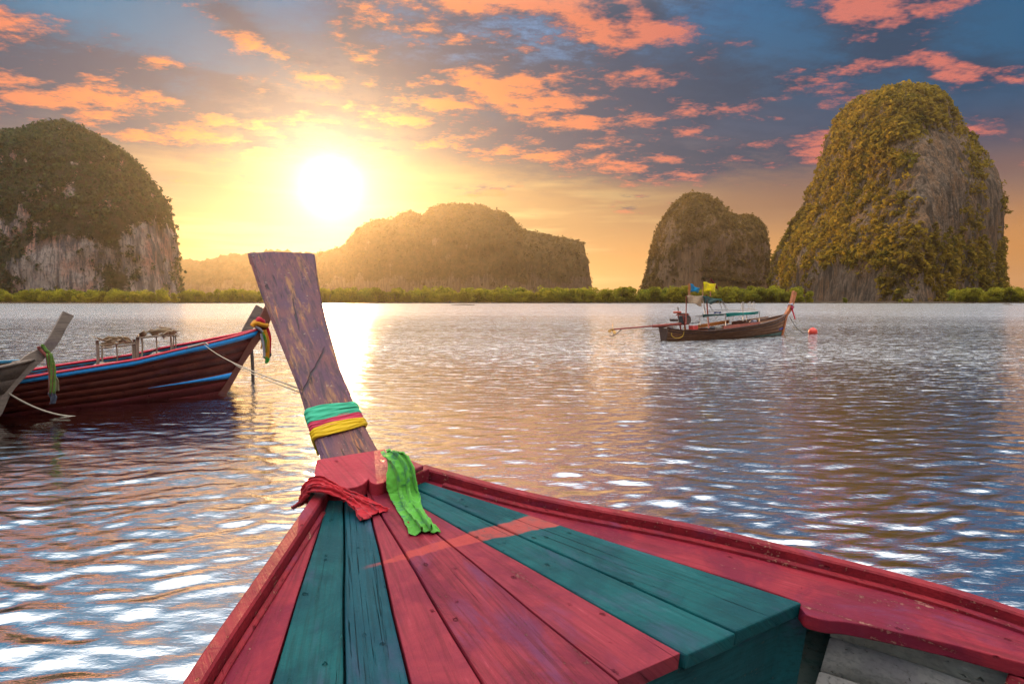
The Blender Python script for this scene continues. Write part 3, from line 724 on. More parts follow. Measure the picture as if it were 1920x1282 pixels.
strip_later = True
def rail_line(P, h): return np.array([dk(x, y, h) for x, y in P])
RH = 0.058
rR = rail_line([(786, 897), (1000, 955), (1300, 1015), (1581, 1084), (1760, 1132), (1920, 1184)], 0.0)
rL = rail_line([(614, 943), (560, 1029), (500, 1124), (401, 1281)], 0.0)
def extend(L, n=1, u_end=-2.2, bend=0.16):
    d = (L[-1] - L[-2]) / np.linalg.norm(L[-1] - L[-2]); out = list(L); p = L[-1].copy()
    while p[1] > u_end:
        d = d + np.array([-math.copysign(bend, p[0]) * 0.5, 0]); d /= np.linalg.norm(d); p = p + d * 0.3; out.append(p.copy())
    return np.array(out)
rR = catmull(extend(rR), 60); rL = catmull(extend(rL), 60)
def offs(L, d):
    T = np.gradient(L, axis=0); T /= np.linalg.norm(T, axis=1)[:, None]; return L + np.c_[-T[:, 1], T[:, 0]] * d
def strip(name, A, B, z0, z1, m, parent, bevel=0.005):
    """board between two lines, thickness z0..z1"""
    n = len(A); V = []; 
    for a, b in zip(A, B):
        w = b - a; w /= np.linalg.norm(w) + 1e-9; e = bevel
        for p, z in ((a, z0), (b, z0), (b, z1 - e), (b - w * e, z1), (a + w * e, z1), (a, z1 - e)): V.append((p[0], p[1], z))
    Q = gridq(n, 6, False, True).tolist(); me = bpy.data.meshes.new(name)
    me.from_pydata(V, [], Q + [list(range(6))[::-1], [(n - 1) * 6 + i for i in range(6)]]); bm = bmesh.new(); bm.from_mesh(me); bpy.data.meshes.remove(me)
    return from_bm(name, bm, m, parent)
oR = offs(rR, 1); sgnR = 1 if oR[5, 0] > rR[5, 0] else -1; oL = offs(rL, 1); sgnL = 1 if oL[5, 0] < rL[5, 0] else -1
W_ = 0.05
strip('gunwale_rail', rR, offs(rR, sgnR * W_), -0.05, RH, p_rail, boat, 0.007)
strip('gunwale_rail', rL, offs(rL, sgnL * W_), -0.05, RH, p_rail, boat, 0.007)
bA = offs(rR, -sgnR * 0.004); strip('rail_batten', offs(rR, -sgnR * 0.034)[1:], bA[1:], -0.02, 0.021, p_rail, boat, 0.004)
bA = offs(rL, -sgnL * 0.004); strip('rail_batten', offs(rL, -sgnL * 0.024)[1:], bA[1:], -0.02, 0.017, p_rail, boat, 0.004)
# margin boards
prism('added_underboard', [(np.polyval(JL[0], 1.22) - .05, 1.22), (np.polyval(JL[7], 1.22) + .05, 1.22), (np.polyval(JL[7], 2.7) + .1, 2.7), (np.polyval(JL[0], 2.7) - .1, 2.7)], -0.10, -0.06, p_tealdark, boat, 0)  # board added below the planks to block light through their gaps
mR_in = [dk(*p) for p in ((789, 905), (1000, 973), (1240, 1048), (1472, 1121))] + [dk(1499, 1141), dk(1513, 1156), dk(1552, 1166), dk(1600, 1171), dk(1760, 1205), dk(1913, 1245)]
inner = catmull(np.array(mR_in), 40); k_ = inner.copy()
outl = [tuple(p + np.array([0.004, 0])) for p in inner]; aft = [tuple(p) for p in np.array([inner[-1] + (inner[-1] - inner[-2]) * t for t in (6, 14, 26)]) + np.array([0.02, 0])]
far_ = [tuple(p) for p in rR[::-1] if p[1] > aft[-1][1]]
prism('margin_board', outl + aft + far_, -0.045, 0.006, p_red_m, boat, 0.006, (-0.62, 1.0))
inL = [(np.polyval(JL[0], u) - 0.004, u) for u in np.linspace(UB, 1.0, 14)] + [(-1.05, 0.7), (-1.2, 0.2), (-1.3, -0.5)]
farL = [tuple(p) for p in rL[::-1] if p[1] > -0.5]
prism('margin_board', inL + farL, -0.045, 0.006, p_red_m, boat, 0.006, (0.5, 1.0))
# bulkhead under the aft end of the deck and the beam's shoulder
bk = np.array([[-0.92, 1.165], [1.06, 1.165], [1.115, 1.10], [1.115, 1.03]])
strip('bulkhead', np.array([[-0.95, 1.15], [0.3, 1.15], [0.95, 1.15], [1.04, 1.10]]), np.array([[-0.95, 1.20], [0.3, 1.20], [0.98, 1.20], [1.09, 1.13]]), -0.75, -0.047, p_tealdark, boat, 0.004)
# starboard inner side planking, seen aft of the bulkhead
sideA = offs(rR, -sgnR * 0.06)
sel = (sideA[:, 1] < 1.12) & (sideA[:, 1] > -1.6); sA = sideA[sel]
for j in range(4):
    z1 = -0.05 - j * 0.135; z0 = z1 - 0.128; V = []
    for p in sA:
        for zz, th in ((z1, 0.0), (z0, 0.0), (z0, 0.03), (z1, 0.03)):
            inn = -0.10 * (-zz) ** 1.2 * 2.2
            V.append((p[0] + inn - 0.06 + th + 0.004 * (j % 2), p[1], zz))
    mesh_np('side_plank', V, gridq(len(sA), 4, False, True)[:, ::-1], p_white, boat)
# frames (ribs) against the side planking
rib_q = dk(1905, 1250, -0.05)
bar('frame', (rib_q[0] - 0.02, rib_q[1] - 0.03, -0.06), (rib_q[0] - 0.20, rib_q[1] - 0.05, -0.6), 0.07, p_rail, boat, 0.09, 0.006)
# bolt head on the side planking
b_ = dk(1740, 1223, -0.10); 
# outer hull, two sides and a bow that meets under the stem
def hull_side(L, sgn, nm):
    O = offs(L, sgn * (W_ - 0.012)); V = []; n = 8
    keel_tip = np.array([0.0, 3.3])
    for p in O:
        for j in range(n):
            t = j / (n - 1); zz = -0.05 - 1.15 * t + (0.0)
            xx = p[0] * (1 - 0.55 * t ** 1.6); V.append((xx, p[1] - 0.25 * t * max(0, p[1]) / 2.6, zz))
    return mesh_np(nm, V, gridq(len(O), n), p_out, boat, True)
hull_side(rR, sgnR, 'hull_side'); hull_side(rL, sgnL, 'hull_side')

# stem post: profile of its aft face in the boat's centre plane, widths from its two edges
def cen(px, py):
    r = ray(px, py); t = V0 * D_ / (r @ bv); return np.array([r @ bu * t, r @ bn * t + D_])
prof = np.array([cen(*p) for p in ((525, 473), (557, 580), (600, 705), (634, 800), (665, 868))])[::-1]
prof = np.vstack([[prof[0][0] - 0.30, prof[0][1] - 0.10], prof])
pu = catmull(prof, 80)
def on_face(px, py):
    r = ray(px, py); best = None
    for t in np.linspace(2.0, 6.5, 1800):
        p = r * t; u = p @ bu; h = p @ bn + D_; hh = np.interp(u, pu[:, 0], pu[:, 1])
        e = abs(h - hh)
        if best is None or e < best[0]: best = (e, u, p @ bv - V0 * D_)
    return best[1:]
eL = sorted(on_face(*p) for p in ((466, 478), (487, 540), (510, 600), (536, 665), (562, 730), (580, 790), (600, 850), (609, 880)))
eR = sorted(on_face(*p) for p in ((583, 470), (597, 520), (604, 560), (620, 625), (640, 690), (668, 760), (690, 805), (720, 857)))
eL, eR = np.array(eL), np.array(eR)
u_top = max(eL[-1, 0], eR[-1, 0]); 
sel = pu[:, 0] <= u_top + 0.4; pu_ = pu[sel]
T = np.gradient(pu_, axis=0); T /= np.linalg.norm(T, axis=1)[:, None]; NF = np.c_[-T[:, 1], T[:, 0]]     # face normal: up and aft
def stem_ring(i, grow=0.0, th=0.11):
    u, h = pu_[i]; l = np.interp(u, eL[:, 0], eL[:, 1]) - grow; r = np.interp(u, eR[:, 0], eR[:, 1]) + grow; c = 0.016
    nf = NF[i]
    def P(x, d): q = pu_[i] + nf * d; return (x, q[0], q[1])
    wob = 0.003 * math.sin(i * 1.3)
    g = grow
    return [P(l + c + wob, g), P((l * 2 + r) / 3, g + .003), P((l + 2 * r) / 3, g + .004), P(r - c - wob, g), P(r, g - c), P(r - 0.02, -th * 0.5), P(r - .05, -th - g), P((l + r) / 2, -th - .03 - g), P(l + .05, -th - g), P(l + 0.02, -th * 0.5), P(l, g - c)]
rings = [stem_ring(i) for i in range(len(pu_))]
# cut the top so that it follows the slightly slanting saw cut
tl, tr_ = eL[-1], eR[-1]
V = np.array(rings); nr, nc = V.shape[:2]
lim = lambda x: np.interp(x, [tl[1], tr_[1]], [tl[0], tr_[0]])
for i in range(nr):
    for j in range(nc):
        m_ = lim(V[i, j, 0]) + 0.006 * math.sin(V[i, j, 0] * 40)
        if V[i, j, 1] > m_ and j < 4: V[i, j] = [V[i, j, 0], m_, np.interp(m_, pu[:, 0], pu[:, 1]) + 0.0]
        elif V[i, j, 1] > m_ + 0.05: V[i, j] = [V[i, j, 0], m_ + 0.05, min(V[i, j, 2], np.interp(m_, pu[:, 0], pu[:, 1]) - 0.07)]
me = bpy.data.meshes.new('stem_post'); me.from_pydata(V.reshape(-1, 3).tolist(), [], gridq(nr, nc, False, True)[:, ::-1].tolist() + [[(nr - 1) * nc + i for i in range(nc)], list(range(nc))[::-1]])
bm = bmesh.new(); bm.from_mesh(me); bmesh.ops.remove_doubles(bm, verts=bm.verts, dist=0.0008); from_bm('stem_post', bm, p_stem, boat)

# carved block with a bracket-shaped edge at the foot of the stem
bh = 0.07
bp_ = [(588, 893), (603, 908), (622, 914), (648, 914), (668, 911), (682, 905), (691, 896), (696, 903), (708, 906), (722, 902), (731, 892), (733, 880), (728, 866)]
pts = [tuple(p) for p in catmull(np.array([dk(x, y + 1, bh) for x, y in bp_[:7]]), 18)] + [tuple(p) for p in catmull(np.array([dk(x, y + 1, bh) for x, y in bp_[6:]]), 18)[1:]]
pts += [tuple(dk(722, 848, bh) + np.array([0.02, 0.05])), tuple(dk(600, 868, bh) + np.array([0.0, 0.05]))]
prism('carved_breasthook', pts, 0.002, bh, p_block, boat, 0.004)
# rail ends meeting the stem on the right, and the cross piece behind the block
def pbox(name, pxs, h, z0, m, bevel=0.006): return prism(name, [tuple(dk(x, y, h)) for x, y in pxs], z0, h, m, boat, bevel)
pbox('rail_end_cap', [(768, 893), (806, 878), (785, 868), (752, 862), (722, 853), (735, 880)], 0.075, -0.03, p_rail)
pbox('rail_end_cap', [(760, 886), (795, 872), (772, 862), (740, 856), (733, 870)], 0.10, 0.077, p_rail)
pbox('stem_cheek', [(592, 925), (606, 905), (613, 868), (600, 872), (583, 905), (578, 925)], 0.062, -0.45, p_out, 0.012)
tag_nail = plain('iron_bolt', (0.04, 0.035, 0.03), 0.6)
def bolt(x, y, z, r, nrm=(0, 0, 1), par=None):
    bm = bmesh.new(); bmesh.ops.create_cone(bm, cap_ends=True, segments=10, radius1=r, radius2=r * 0.8, depth=0.006)
    q = Vector((0, 0, 1)).rotation_difference(Vector(nrm))
    for v in bm.verts: v.co = q @ v.co + Vector((x, y, z))
    from_bm('bolt', bm, tag_nail, par or boat)
# bolt through the inner side planking
ii = np.argmin(np.abs(sA[:, 1] - dk(1740, 1223, -0.12)[1])); bolt(sA[ii][0] - 0.06 - 0.02, sA[ii][1], -0.115, 0.012, (-1, 0, 0.2))

# ------------------------------------------------------------------ ribbons round the stem
def stem_i(px, py): u = on_face(px, py)[0]; return int(np.argmin(np.abs(pu_[:, 0] - u)))
def stem_band(name, px0, px1, m, label, grow):
    (l0, r0), (l1, r1) = px0, px1     # upper and lower edge at the left and right side
    ul0, ur0, ul1, ur1 = (on_face(*p)[0] for p in (l0, r0, l1, r1))
    n = 22; rr = []; RF = [0.05, 0.35, 0.65, 0.95, 1, 1, .95, .5, .05, 0, 0]
    js = np.concatenate([np.linspace(0, 3, 22, endpoint=False), np.linspace(3, 11, 24, endpoint=False)]); seed_ = len(label)
    for t in np.linspace(0, 1, n):
        row = []
        for jf in js:
            j0 = int(jf) % 11; j1 = (j0 + 1) % 11; jr = jf - int(jf); f = RF[j0] * (1 - jr) + RF[j1] * jr
            u = (ul1 + (ur1 - ul1) * f) * (1 - t) + (ul0 + (ur0 - ul0) * f) * t + 0.006 * math.sin(f * 5 + seed_) * (1 if t > .5 else -1)
            k = np.interp(u, pu_[:, 0], np.arange(len(pu_))); a = int(min(k, len(pu_) - 2)); fr = k - a
            w = grow + 0.0030 * math.sin(t * 19 + f * 4.5 + seed_) + 0.0020 * math.sin(t * 37 - f * 9 + seed_ * 2) + 0.0020 * math.sin(t * math.pi) - (0.004 if t in (0.0, 1.0) else 0)
            A_, B_ = stem_ring(a, w), stem_ring(a + 1, w)
            p = (1 - fr) * ((1 - jr) * np.array(A_[j0]) + jr * np.array(A_[j1])) + fr * ((1 - jr) * np.array(B_[j0]) + jr * np.array(B_[j1])); row.append(p)
        rr.append(row)
    V = np.array(rr).reshape(-1, 3)
    o = mesh_np(name, V, gridq(n, len(js), False, True), m, None, True); o.matrix_world = BM
    md = o.modifiers.new('thickness', 'SOLIDIFY'); md.thickness = 0.0018
    tag(o, label, 'ribbon', 'ribbons round the stem post'); return o
c_mint = cloth('mint_cloth', (0.07, 0.62, 0.36)); c_pink = cloth('pink_cloth', (0.72, 0.05, 0.12)); c_yel = cloth('yellow_cloth', (0.86, 0.56, 0.005))
stem_band('ribbon_band', ((580, 769), (655, 752)), ((584, 792), (671, 777)), c_mint, 'mint green ribbon wound round the stem post, top of three', 0.010)
stem_band('ribbon_band', ((584, 790), (671, 774)), ((588, 808), (677, 786)), c_pink, 'pink ribbon wound round the stem post between mint and yellow', 0.007)
stem_band('ribbon_band', ((588, 805), (677, 783)), ((595, 823), (684, 799)), c_yel, 'yellow ribbon wound round the stem post, lowest of three', 0.011)

# ------------------------------------------------------------------ cloths on the bow
def swag(name, path, widths, side, folds, amp, m, label, seed=0, n=110, mm=60, M=BM, thick=0.002, cat='cloth'):
    """a length of cloth laid along a path, gathered into folds across its width"""
    P = catmull(path, n); W = np.interp(np.linspace(0, 1, n), np.linspace(0, 1, len(widths)), widths); Sd = catmull(side, n)
    T = np.gradient(P, axis=0); T /= np.linalg.norm(T, axis=1)[:, None]; V = []
    for i in range(n):
        s = Sd[i] - T[i] * (Sd[i] @ T[i]); s /= np.linalg.norm(s); u = np.cross(s, T[i]); u = u if u[2] > -0.2 else -u
        f = i / (n - 1)
        for j in range(mm):
            a = j / (mm - 1) * 2 - 1
            ph = a * math.pi * folds + 1.7 * math.sin(f * 3 + seed) + 0.8 * float(np.sin(f * 9 + a * 2 + seed))
            z = amp * (0.5 + 0.5 * math.sin(ph)) * (0.65 + 0.35 * math.sin(f * 5 + j * .3 + seed)) + amp * 0.5 * (1 - a * a)
            wr = 0.0045 * float(vnoise(f * 26, a * 5, seed, 3)) + 0.003 * float(vnoise(f * 60, a * 13, seed, 9)); rag = 1 + 0.07 * float(vnoise(f * 14, np.sign(a) * 3, seed, 5)) * abs(a)
            V.append(P[i] + s * (a * W[i] / 2 * rag + 0.45 * amp * math.cos(ph)) + u * (z + wr) + T[i] * (0.012 * float(vnoise(a * 7, seed, 0, 2)) if i in (0, n - 1) else 0))
    o = mesh_np(name, V, gridq(n, mm), m, None, True); o.matrix_world = M
    md = o.modifiers.new('thickness', 'SOLIDIFY'); md.thickness = thick; md.offset = 0
    tag(o, label, cat); return o
def d3(px, py, h): q = dk(px, py, h); return np.array([q[0], q[1], h])
c_red = cloth('red_cloth', (0.55, 0.008, 0.02), (0.16, 0.012, 0.03), 0.12); c_green = cloth('green_cloth', (0.12, 0.48, 0.04), (0.03, 0.16, 0.09), 0.2)
swag('draped_cloth', [d3(566, 950, -0.02), d3(575, 925, 0.05), d3(590, 912, 0.085), d3(622, 921, 0.085), d3(650, 934, 0.055), d3(680, 950, 0.03), d3(704, 968, 0.014)],
     [0.09, 0.11, 0.11, 0.10, 0.09, 0.12, 0.18], [np.array([0.9, 0.3, 0.2]), np.array([0.3, 0.95, 0.1]), np.array([0.2, 1, 0.1]), np.array([0.3, 0.95, 0]), np.array([0.45, 0.9, 0]), np.array([0.6, 0.8, 0]), np.array([0.75, 0.65, 0])],
     4.2, 0.018, c_red, 'crumpled red cloth draped over the port rail beside the carved block', 0.4)
swag('draped_scarf', [d3(726, 853, 0.12), d3(738, 862, 0.135), d3(750, 885, 0.11), d3(757, 925, 0.035), d3(766, 950, 0.016), d3(780, 975, 0.014), d3(797, 1003, 0.014)],
     [0.06, 0.10, 0.125, 0.12, 0.09, 0.085, 0.10], [np.array([1, 0.2, -0.2]), np.array([1, 0.15, 0]), np.array([1, 0.1, 0]), np.array([1, 0.1, 0]), np.array([1, 0.2, 0]), np.array([1, 0.2, 0]), np.array([1, 0.25, 0])],
     2.6, 0.030, c_green, 'bright green tie-dyed scarf lying down the deck from the stem foot', 2.0)

# ------------------------------------------------------------------ other boats
class Boat:
    """hull frame: x starboard, y forward, z up from the water; bow points along `head`"""
    def __init__(s, name, bow_w, aft_w, label):
        d = (bow_w - aft_w); d[2] = 0; d /= np.linalg.norm(d); s.d = d; s.r = np.array([d[1], -d[0], 0.0]); s.o = np.array([bow_w[0], bow_w[1], 0.0])
        s.M = Matrix(((s.r[0], d[0], 0, s.o[0]), (s.r[1], d[1], 0, s.o[1]), (0, 0, 1, 0), (0, 0, 0, 1)))
        s.e = empty(name, s.M); tag(s.e, label, 'boat')
    def at(s, px, py, v=0.0):
        """point seen at a pixel, on the upright plane v metres to starboard of the centre line"""
        r = ray(px, py); t = ((s.o - CAMP) @ s.r + v) / (r @ s.r); p = CAMP + r * t - s.o
        return np.array([p @ s.r, p @ s.d, p[2]])
    def hull(s, aft, sheer, bow_top, keel=-0.3, B=0.8, stern=0.6, strakes=6, mats=None, inner=None, bowp=3.0, thick=0.03, inset=0.002, sides=(1, -1), tm=0.35):
        """aft: stern y; sheer: [(y, z)] of the rail; bow_top: (y, z); the bow at the waterline is y = 0"""
        sy, sz = zip(*sheer); s.sy, s.sz = np.array(sy), np.array(sz)
        yk = 0.0 + keel * (bow_top[0] / bow_top[1]); nT = 40
        t = 1 - (1 - np.linspace(0, 1, nT)) ** 1.3
        plan = np.where(t < tm, stern + (1 - stern) * np.sin(np.clip(t / tm, 0, 1) * math.pi / 2), (1 - np.clip((t - tm) / (1 - tm), 0, 1) ** bowp) ** 0.9)
        def pt(k, side, off=0.0):
            ys = aft + (bow_top[0] - aft) * t; zs = np.interp(ys, s.sy, s.sz); ykk = aft + (yk - aft) * t + 0.0
            yy = ykk + (ys - ykk) * k; zz = keel + (zs - keel) * k
            b = B * plan * (0.30 + 0.70 * k ** 0.75) ; b = np.maximum(b - off, 0.012)
            return np.stack([side * b, yy, zz], -1)
        s.pt = pt; s.B = B; s.plan = plan
        for side in sides:
            for j in range(strakes):
                k0, k1 = j / strakes, (j + 1) / strakes
                rows = [pt(max(k0 - 0.012, 0), side, -0.002), pt(k1 - 0.012, side, 0.0005), pt(k1, side, inset), pt(k1, side, thick), pt(max(k0 - 0.012, 0), side, thick - 0.004)]
                V = np.stack(rows, 1).reshape(-1, 3); Q = gridq(nT, 5, False, True)
                mesh_np('strake', V, Q if side < 0 else Q[:, ::-1], mats[min(j, len(mats) - 1)], s.e)
        return s
    def along(s, k0, k1, side, off, m, name, y0=None, y1=None, thick=0.03, taper=False):
        """a band on the hull's side between heights k0 and k1, standing proud by -off"""
        A, Bq = s.pt(k0, side, off), s.pt(k1, side, off); sel = np.ones(len(A), bool)
        if y0 is not None: sel &= A[:, 1] >= y0
        if y1 is not None: sel &= A[:, 1] <= y1
        A, Bq = A[sel], Bq[sel]
        if taper:
            f = np.linspace(0.04, 1, len(A))[:, None]; A = Bq + (A - Bq) * f
        A2, B2 = A.copy(), Bq.copy(); A2[:, 0] -= side * thick; B2[:, 0] -= side * thick
        V = np.stack([A, Bq, B2, A2], 1).reshape(-1, 3); Q = gridq(len(A), 4, False, True)
        return mesh_np(name, V, Q if side < 0 else Q[:, ::-1], m, s.e)
    def cap(s, side, w, h, m, name='gunwale', out=0.03):
        R = s.pt(1.0, side); V = []
        for p in R:
            xi = p[0] - side * w; xi = xi if side * xi > 0 else 0.0
            for x, z in ((p[0] + side * out, 0), (p[0] + side * out, h), (xi, h), (xi, 0)): V.append((x, p[1], p[2] + z))
        Q = gridq(len(R), 4, False, True)
        return mesh_np(name, V, Q[:, ::-1] if side > 0 else Q, m, s.e)
    def inside(s, floor_z, m, y1, dark):
        """floor boards, one by one"""
        n = 5; K = [s.pt(k, 1, 0.09) for k in np.linspace(0, 1, 21)]; P = []
        for i in range(len(K[0])):
            z = np.array([q[i, 2] for q in K]); x = np.array([q[i, 0] for q in K]); y = np.array([q[i, 1] for q in K])
            if y[-1] < y1: P.append((np.interp(floor_z - 0.03, z, x), np.interp(floor_z, z, y), 0))
        P = np.array(P)
        for j in range(n):
            a, b = (j / n) * 2 - 1 + 0.01, ((j + 1) / n) * 2 - 1 - 0.01; V = []
            for p in P:
                for x, z in ((a, floor_z), (b, floor_z), (b, floor_z - .02), (a, floor_z - .02)): V.append((x * p[0], p[1], z))
            mesh_np('floor_board', V, gridq(len(P), 4, False, True), m, s.e)
    def stem(s, pts, ws, th, m, name='stem_post'):
        """upright timber in the centre plane; pts (y, z) along its middle, ws its depth, th its thickness"""
        P = catmull(np.array(pts), 24); Wd = np.interp(np.linspace(0, 1, 24), np.linspace(0, 1, len(ws)), ws)
        T = np.gradient(P, axis=0); T /= np.linalg.norm(T, axis=1)[:, None]; V = []
        for p, t, w in zip(P, T, Wd):
            nrm = np.array([-t[1], t[0]])
            for x, d in ((-1, -.5), (1, -.5), (1, .5), (-1, .5)): q = p + nrm * d * w; V.append((x * th / 2, q[0], q[1]))
        Q = gridq(24, 4, False, True).tolist() + [[3, 2, 1, 0], [92, 93, 94, 95]]
        me = bpy.data.meshes.new(name); me.from_pydata(V, [], Q); bm = bmesh.new(); bm.from_mesh(me); bpy.data.meshes.remove(me); bmesh.ops.recalc_face_normals(bm, faces=bm.faces); 
        return from_bm(name, bm, m, s.e)
def W3(b, p): p = Vector(p); return np.array(b.M @ p)

grey_wood = paint('grey_weathered_wood', (0.30, 0.235, 0.19), (0.21, 0.165, 0.14), (0.40, 0.32, 0.26), 0.8, 'Object', 1, 0.6, 0.4, 0.8)
maroon = paint('maroon_hull', (0.22, 0.040, 0.024), (0.12, 0.018, 0.014), (0.34, 0.11, 0.06), 0.36, 'Object', 1, 0.3, 0.10, 0.45)
bottom_red = paint('bottom_red', (0.21, 0.035, 0.035), (0.15, 0.03, 0.03), (0.25, 0.12, 0.09), 0.5, 'Object', 1, 0.2, 0.3, 0.5)
rim_red = plain('rim_red', (0.62, 0.02, 0.06), 0.4, 0.15); blue = plain('blue_paint', (0.005, 0.30, 0.78), 0.4, 0.12); blue_in = plain('inner_blue', (0.02, 0.14, 0.24), 0.6, 0.3)
stick = paint('driftwood_pole', (0.24, 0.18, 0.13), (0.34, 0.27, 0.20), (0.1, 0.07, 0.05), 0.85, 'Object', 2, 0.5, 0.4, 1.0)
thatch_m = paint('dry_palm_thatch', (0.52, 0.40, 0.27), (0.38, 0.28, 0.19), (0.12, 0.09, 0.06), 0.9, 'Object', 0, 0.6, 0.4, 1.0)
rope_m = plain('pale_rope', (0.42, 0.36, 0.28), 0.9, 0.3, 60); rope_dark = plain('dark_rope', (0.10, 0.09, 0.07), 0.9, 0.3, 60)
redwood = paint('stem_redwood', (0.20, 0.075, 0.05), (0.14, 0.05, 0.04), (0.3, 0.18, 0.12), 0.6, 'Object', 1, 0.4, 0.3, 0.8)

# --- maroon boat with the blue stripe
rb = Boat('maroon_boat', wpt(416, 738), wpt(0, 772), 'maroon planked long-tail boat with a bright blue stripe under its red rim')
Bw = 0.78
# near rail pixels -> (y, z); the rail lies roughly Bw out amidships and closes on the stem
rp = [(44, 711), (103, 700.5), (181, 688), (257, 676), (332, 658), (393, 644.6), (453, 629.5), (487, 619)]
tip = rb.at(489, 617, 0.0)
sheer = []
for i, (x, y) in enumerate(rp):
    v = Bw * (1 - (i / 7.0) ** 3.0) + 0.02
    q = rb.at(x, y, v); sheer.append((q[1], q[2]))
sheer = [(sheer[0][0] - 4.5, sheer[0][1] + 0.06), (sheer[0][0] - 2.0, sheer[0][1] - 0.04)] + sheer[:-1] + [(tip[1], tip[2])]
rb.hull(sheer[0][0], sheer, (tip[1], tip[2]), -0.35, Bw, 0.7, 8, [bottom_red, bottom_red, bottom_red, maroon], None, 3.0)
for sd_ in (1, -1):
    rb.cap(sd_, 0.07, 0.035, rim_red); rb.along(0.915, 0.995, sd_, -0.022, blue, 'rub_rail', thick=0.05)
    rb.along(0.955, 0.985, sd_, 0.034, blue_in, 'inner_stringer', thick=0.015)
    rb.along(0.38, 0.465, sd_, -0.007, blue, 'blue_boot_stripe', y0=-1.6, thick=0.006, taper=True)
rb.inside(0.12, grey_wood, 0.2, None)
s0 = rb.at(432, 745); 
rb.stem([(-0.35, -0.35), (0.02, 0.02), (tip[1] * 0.5, tip[2] * 0.5), (tip[1], tip[2]), tuple(rb.at(497, 597)[1:]), tuple(rb.at(513, 566)[1:])], [0.14, 0.14, 0.12, 0.22, 0.24, 0.25], 0.10, redwood)
# foredeck boards
A = rb.pt(0.985, 1, 0.05); sel = A[:, 1] > tip[1] - 1.7; A = A[sel]
for j in range(4):
    a, b = j / 2 - 1 + .01, (j + 1) / 2 - 1 - .01; V = []
    for p in A:
        for x, z in ((a, 0), (b, 0), (b, -.02), (a, -.02)): V.append((x * p[0], p[1], p[2] + z - 0.03))
    mesh_np('foredeck_board', V, gridq(len(A), 4, False, True), grey_wood, rb.e)
def shelter(b, posts, beams, roof, label, seed):
    rng = np.random.default_rng(seed); e = empty('pole_shelter', Matrix.Translation(b.M @ Vector((0, posts[0][0][1], 0)))); e.matrix_world = b.M; tag(e, label, 'shelter', 'shelters of poles and palm leaves')
    for p, q, r in posts: tube('post', [p, (np.array(p) + q) / 2 + rng.normal(0, .015, 3), q], r * 0.62, stick, e, 6, 6)
    for p, q, r in beams: roof_o = tube('beam', [p, (np.array(p) + q) / 2 + rng.normal(0, .012, 3), q], r * .8, stick, e, 6, 6)
    for i in range(15):
        c = roof[0] + (roof[1] - roof[0]) * rng.uniform(0.0, 1.0) + np.array([rng.uniform(-.4, .4), 0, rng.uniform(-0.06, 0.06) ])
        a = rng.uniform(-1.5, 1.5); L = rng.uniform(0.10, 0.26); d = np.array([math.sin(a), math.cos(a), rng.uniform(-.45, .3)]); w = np.array([math.cos(a), -math.sin(a), rng.uniform(-.5, .5)]) * rng.uniform(0.02, 0.06)
        u = np.array([0, 0, rng.uniform(0.02, 0.07)]); V = [c - d * L - w * .3, c - d * L + w * .3, c + w + u, c + d * L + w * .15, c + d * L - w * .15, c - w - u]
        V = V + [v_ + np.array([0, 0, 0.008]) for v_ in V]; Q = [(0, 1, 2, 5), (5, 2, 3, 4), (6, 11, 8, 7), (11, 10, 9, 8)] + [(k, k + 6, (k + 1) % 6 + 6, (k + 1) % 6) for k in range(6)]
        mesh_np('palm_leaf', V, Q, thatch_m, roof_o)
at = rb.at
s1p = []
for x, y0, y1, v, r in ((183, 638, 689, .35, .045), (219, 644, 687, .45, .022), (252, 636, 680, .4, .04), (192, 642, 684, -.4, .03), (250, 640, 674, -.4, .03)):
    s1p.append((at(x, y1 + 4, v), at(x - 1, y0, v), r))
shelter(rb, s1p, [(at(182, 653, .36), at(256, 645, .42), .02), (at(188, 648, -.4), at(254, 642, -.4), .02), (at(184, 647, .36), at(190, 648, -.4), .02), (at(252, 642, .42), at(252, 642, -.4), .02), (at(212, 670, .45), at(227, 666, .45), .012)],
        (at(190, 642, 0), at(244, 638, 0)), 'left pole shelter with a collapsed palm-leaf roof on the maroon boat', 1)
s2p = []
for x, y0, y1, v, r in ((258, 632, 680, .42, .055), (265, 630, 672, -.1, .03), (293, 631, 671, .4, .022), (320, 630, 664, .38, .03), (326, 630, 660, -.2, .022), (329, 630, 658, -.4, .022)):
    s2p.append((at(x, y1 + 3, v), at(x, y0, v), r))
shelter(rb, s2p, [(at(257, 634, .42), at(327, 629, .4), .022), (at(262, 631, -.4), at(330, 628, -.4), .022), (at(258, 630, .4), at(262, 630, -.4), .022), (at(325, 629, .4), at(329, 628, -.4), .022), (at(285, 657, .4), at(300, 651, .4), .012)],
        (at(264, 627, 0), at(324, 622, 0)), 'right pole shelter with a level palm-leaf roof on the maroon boat', 2)
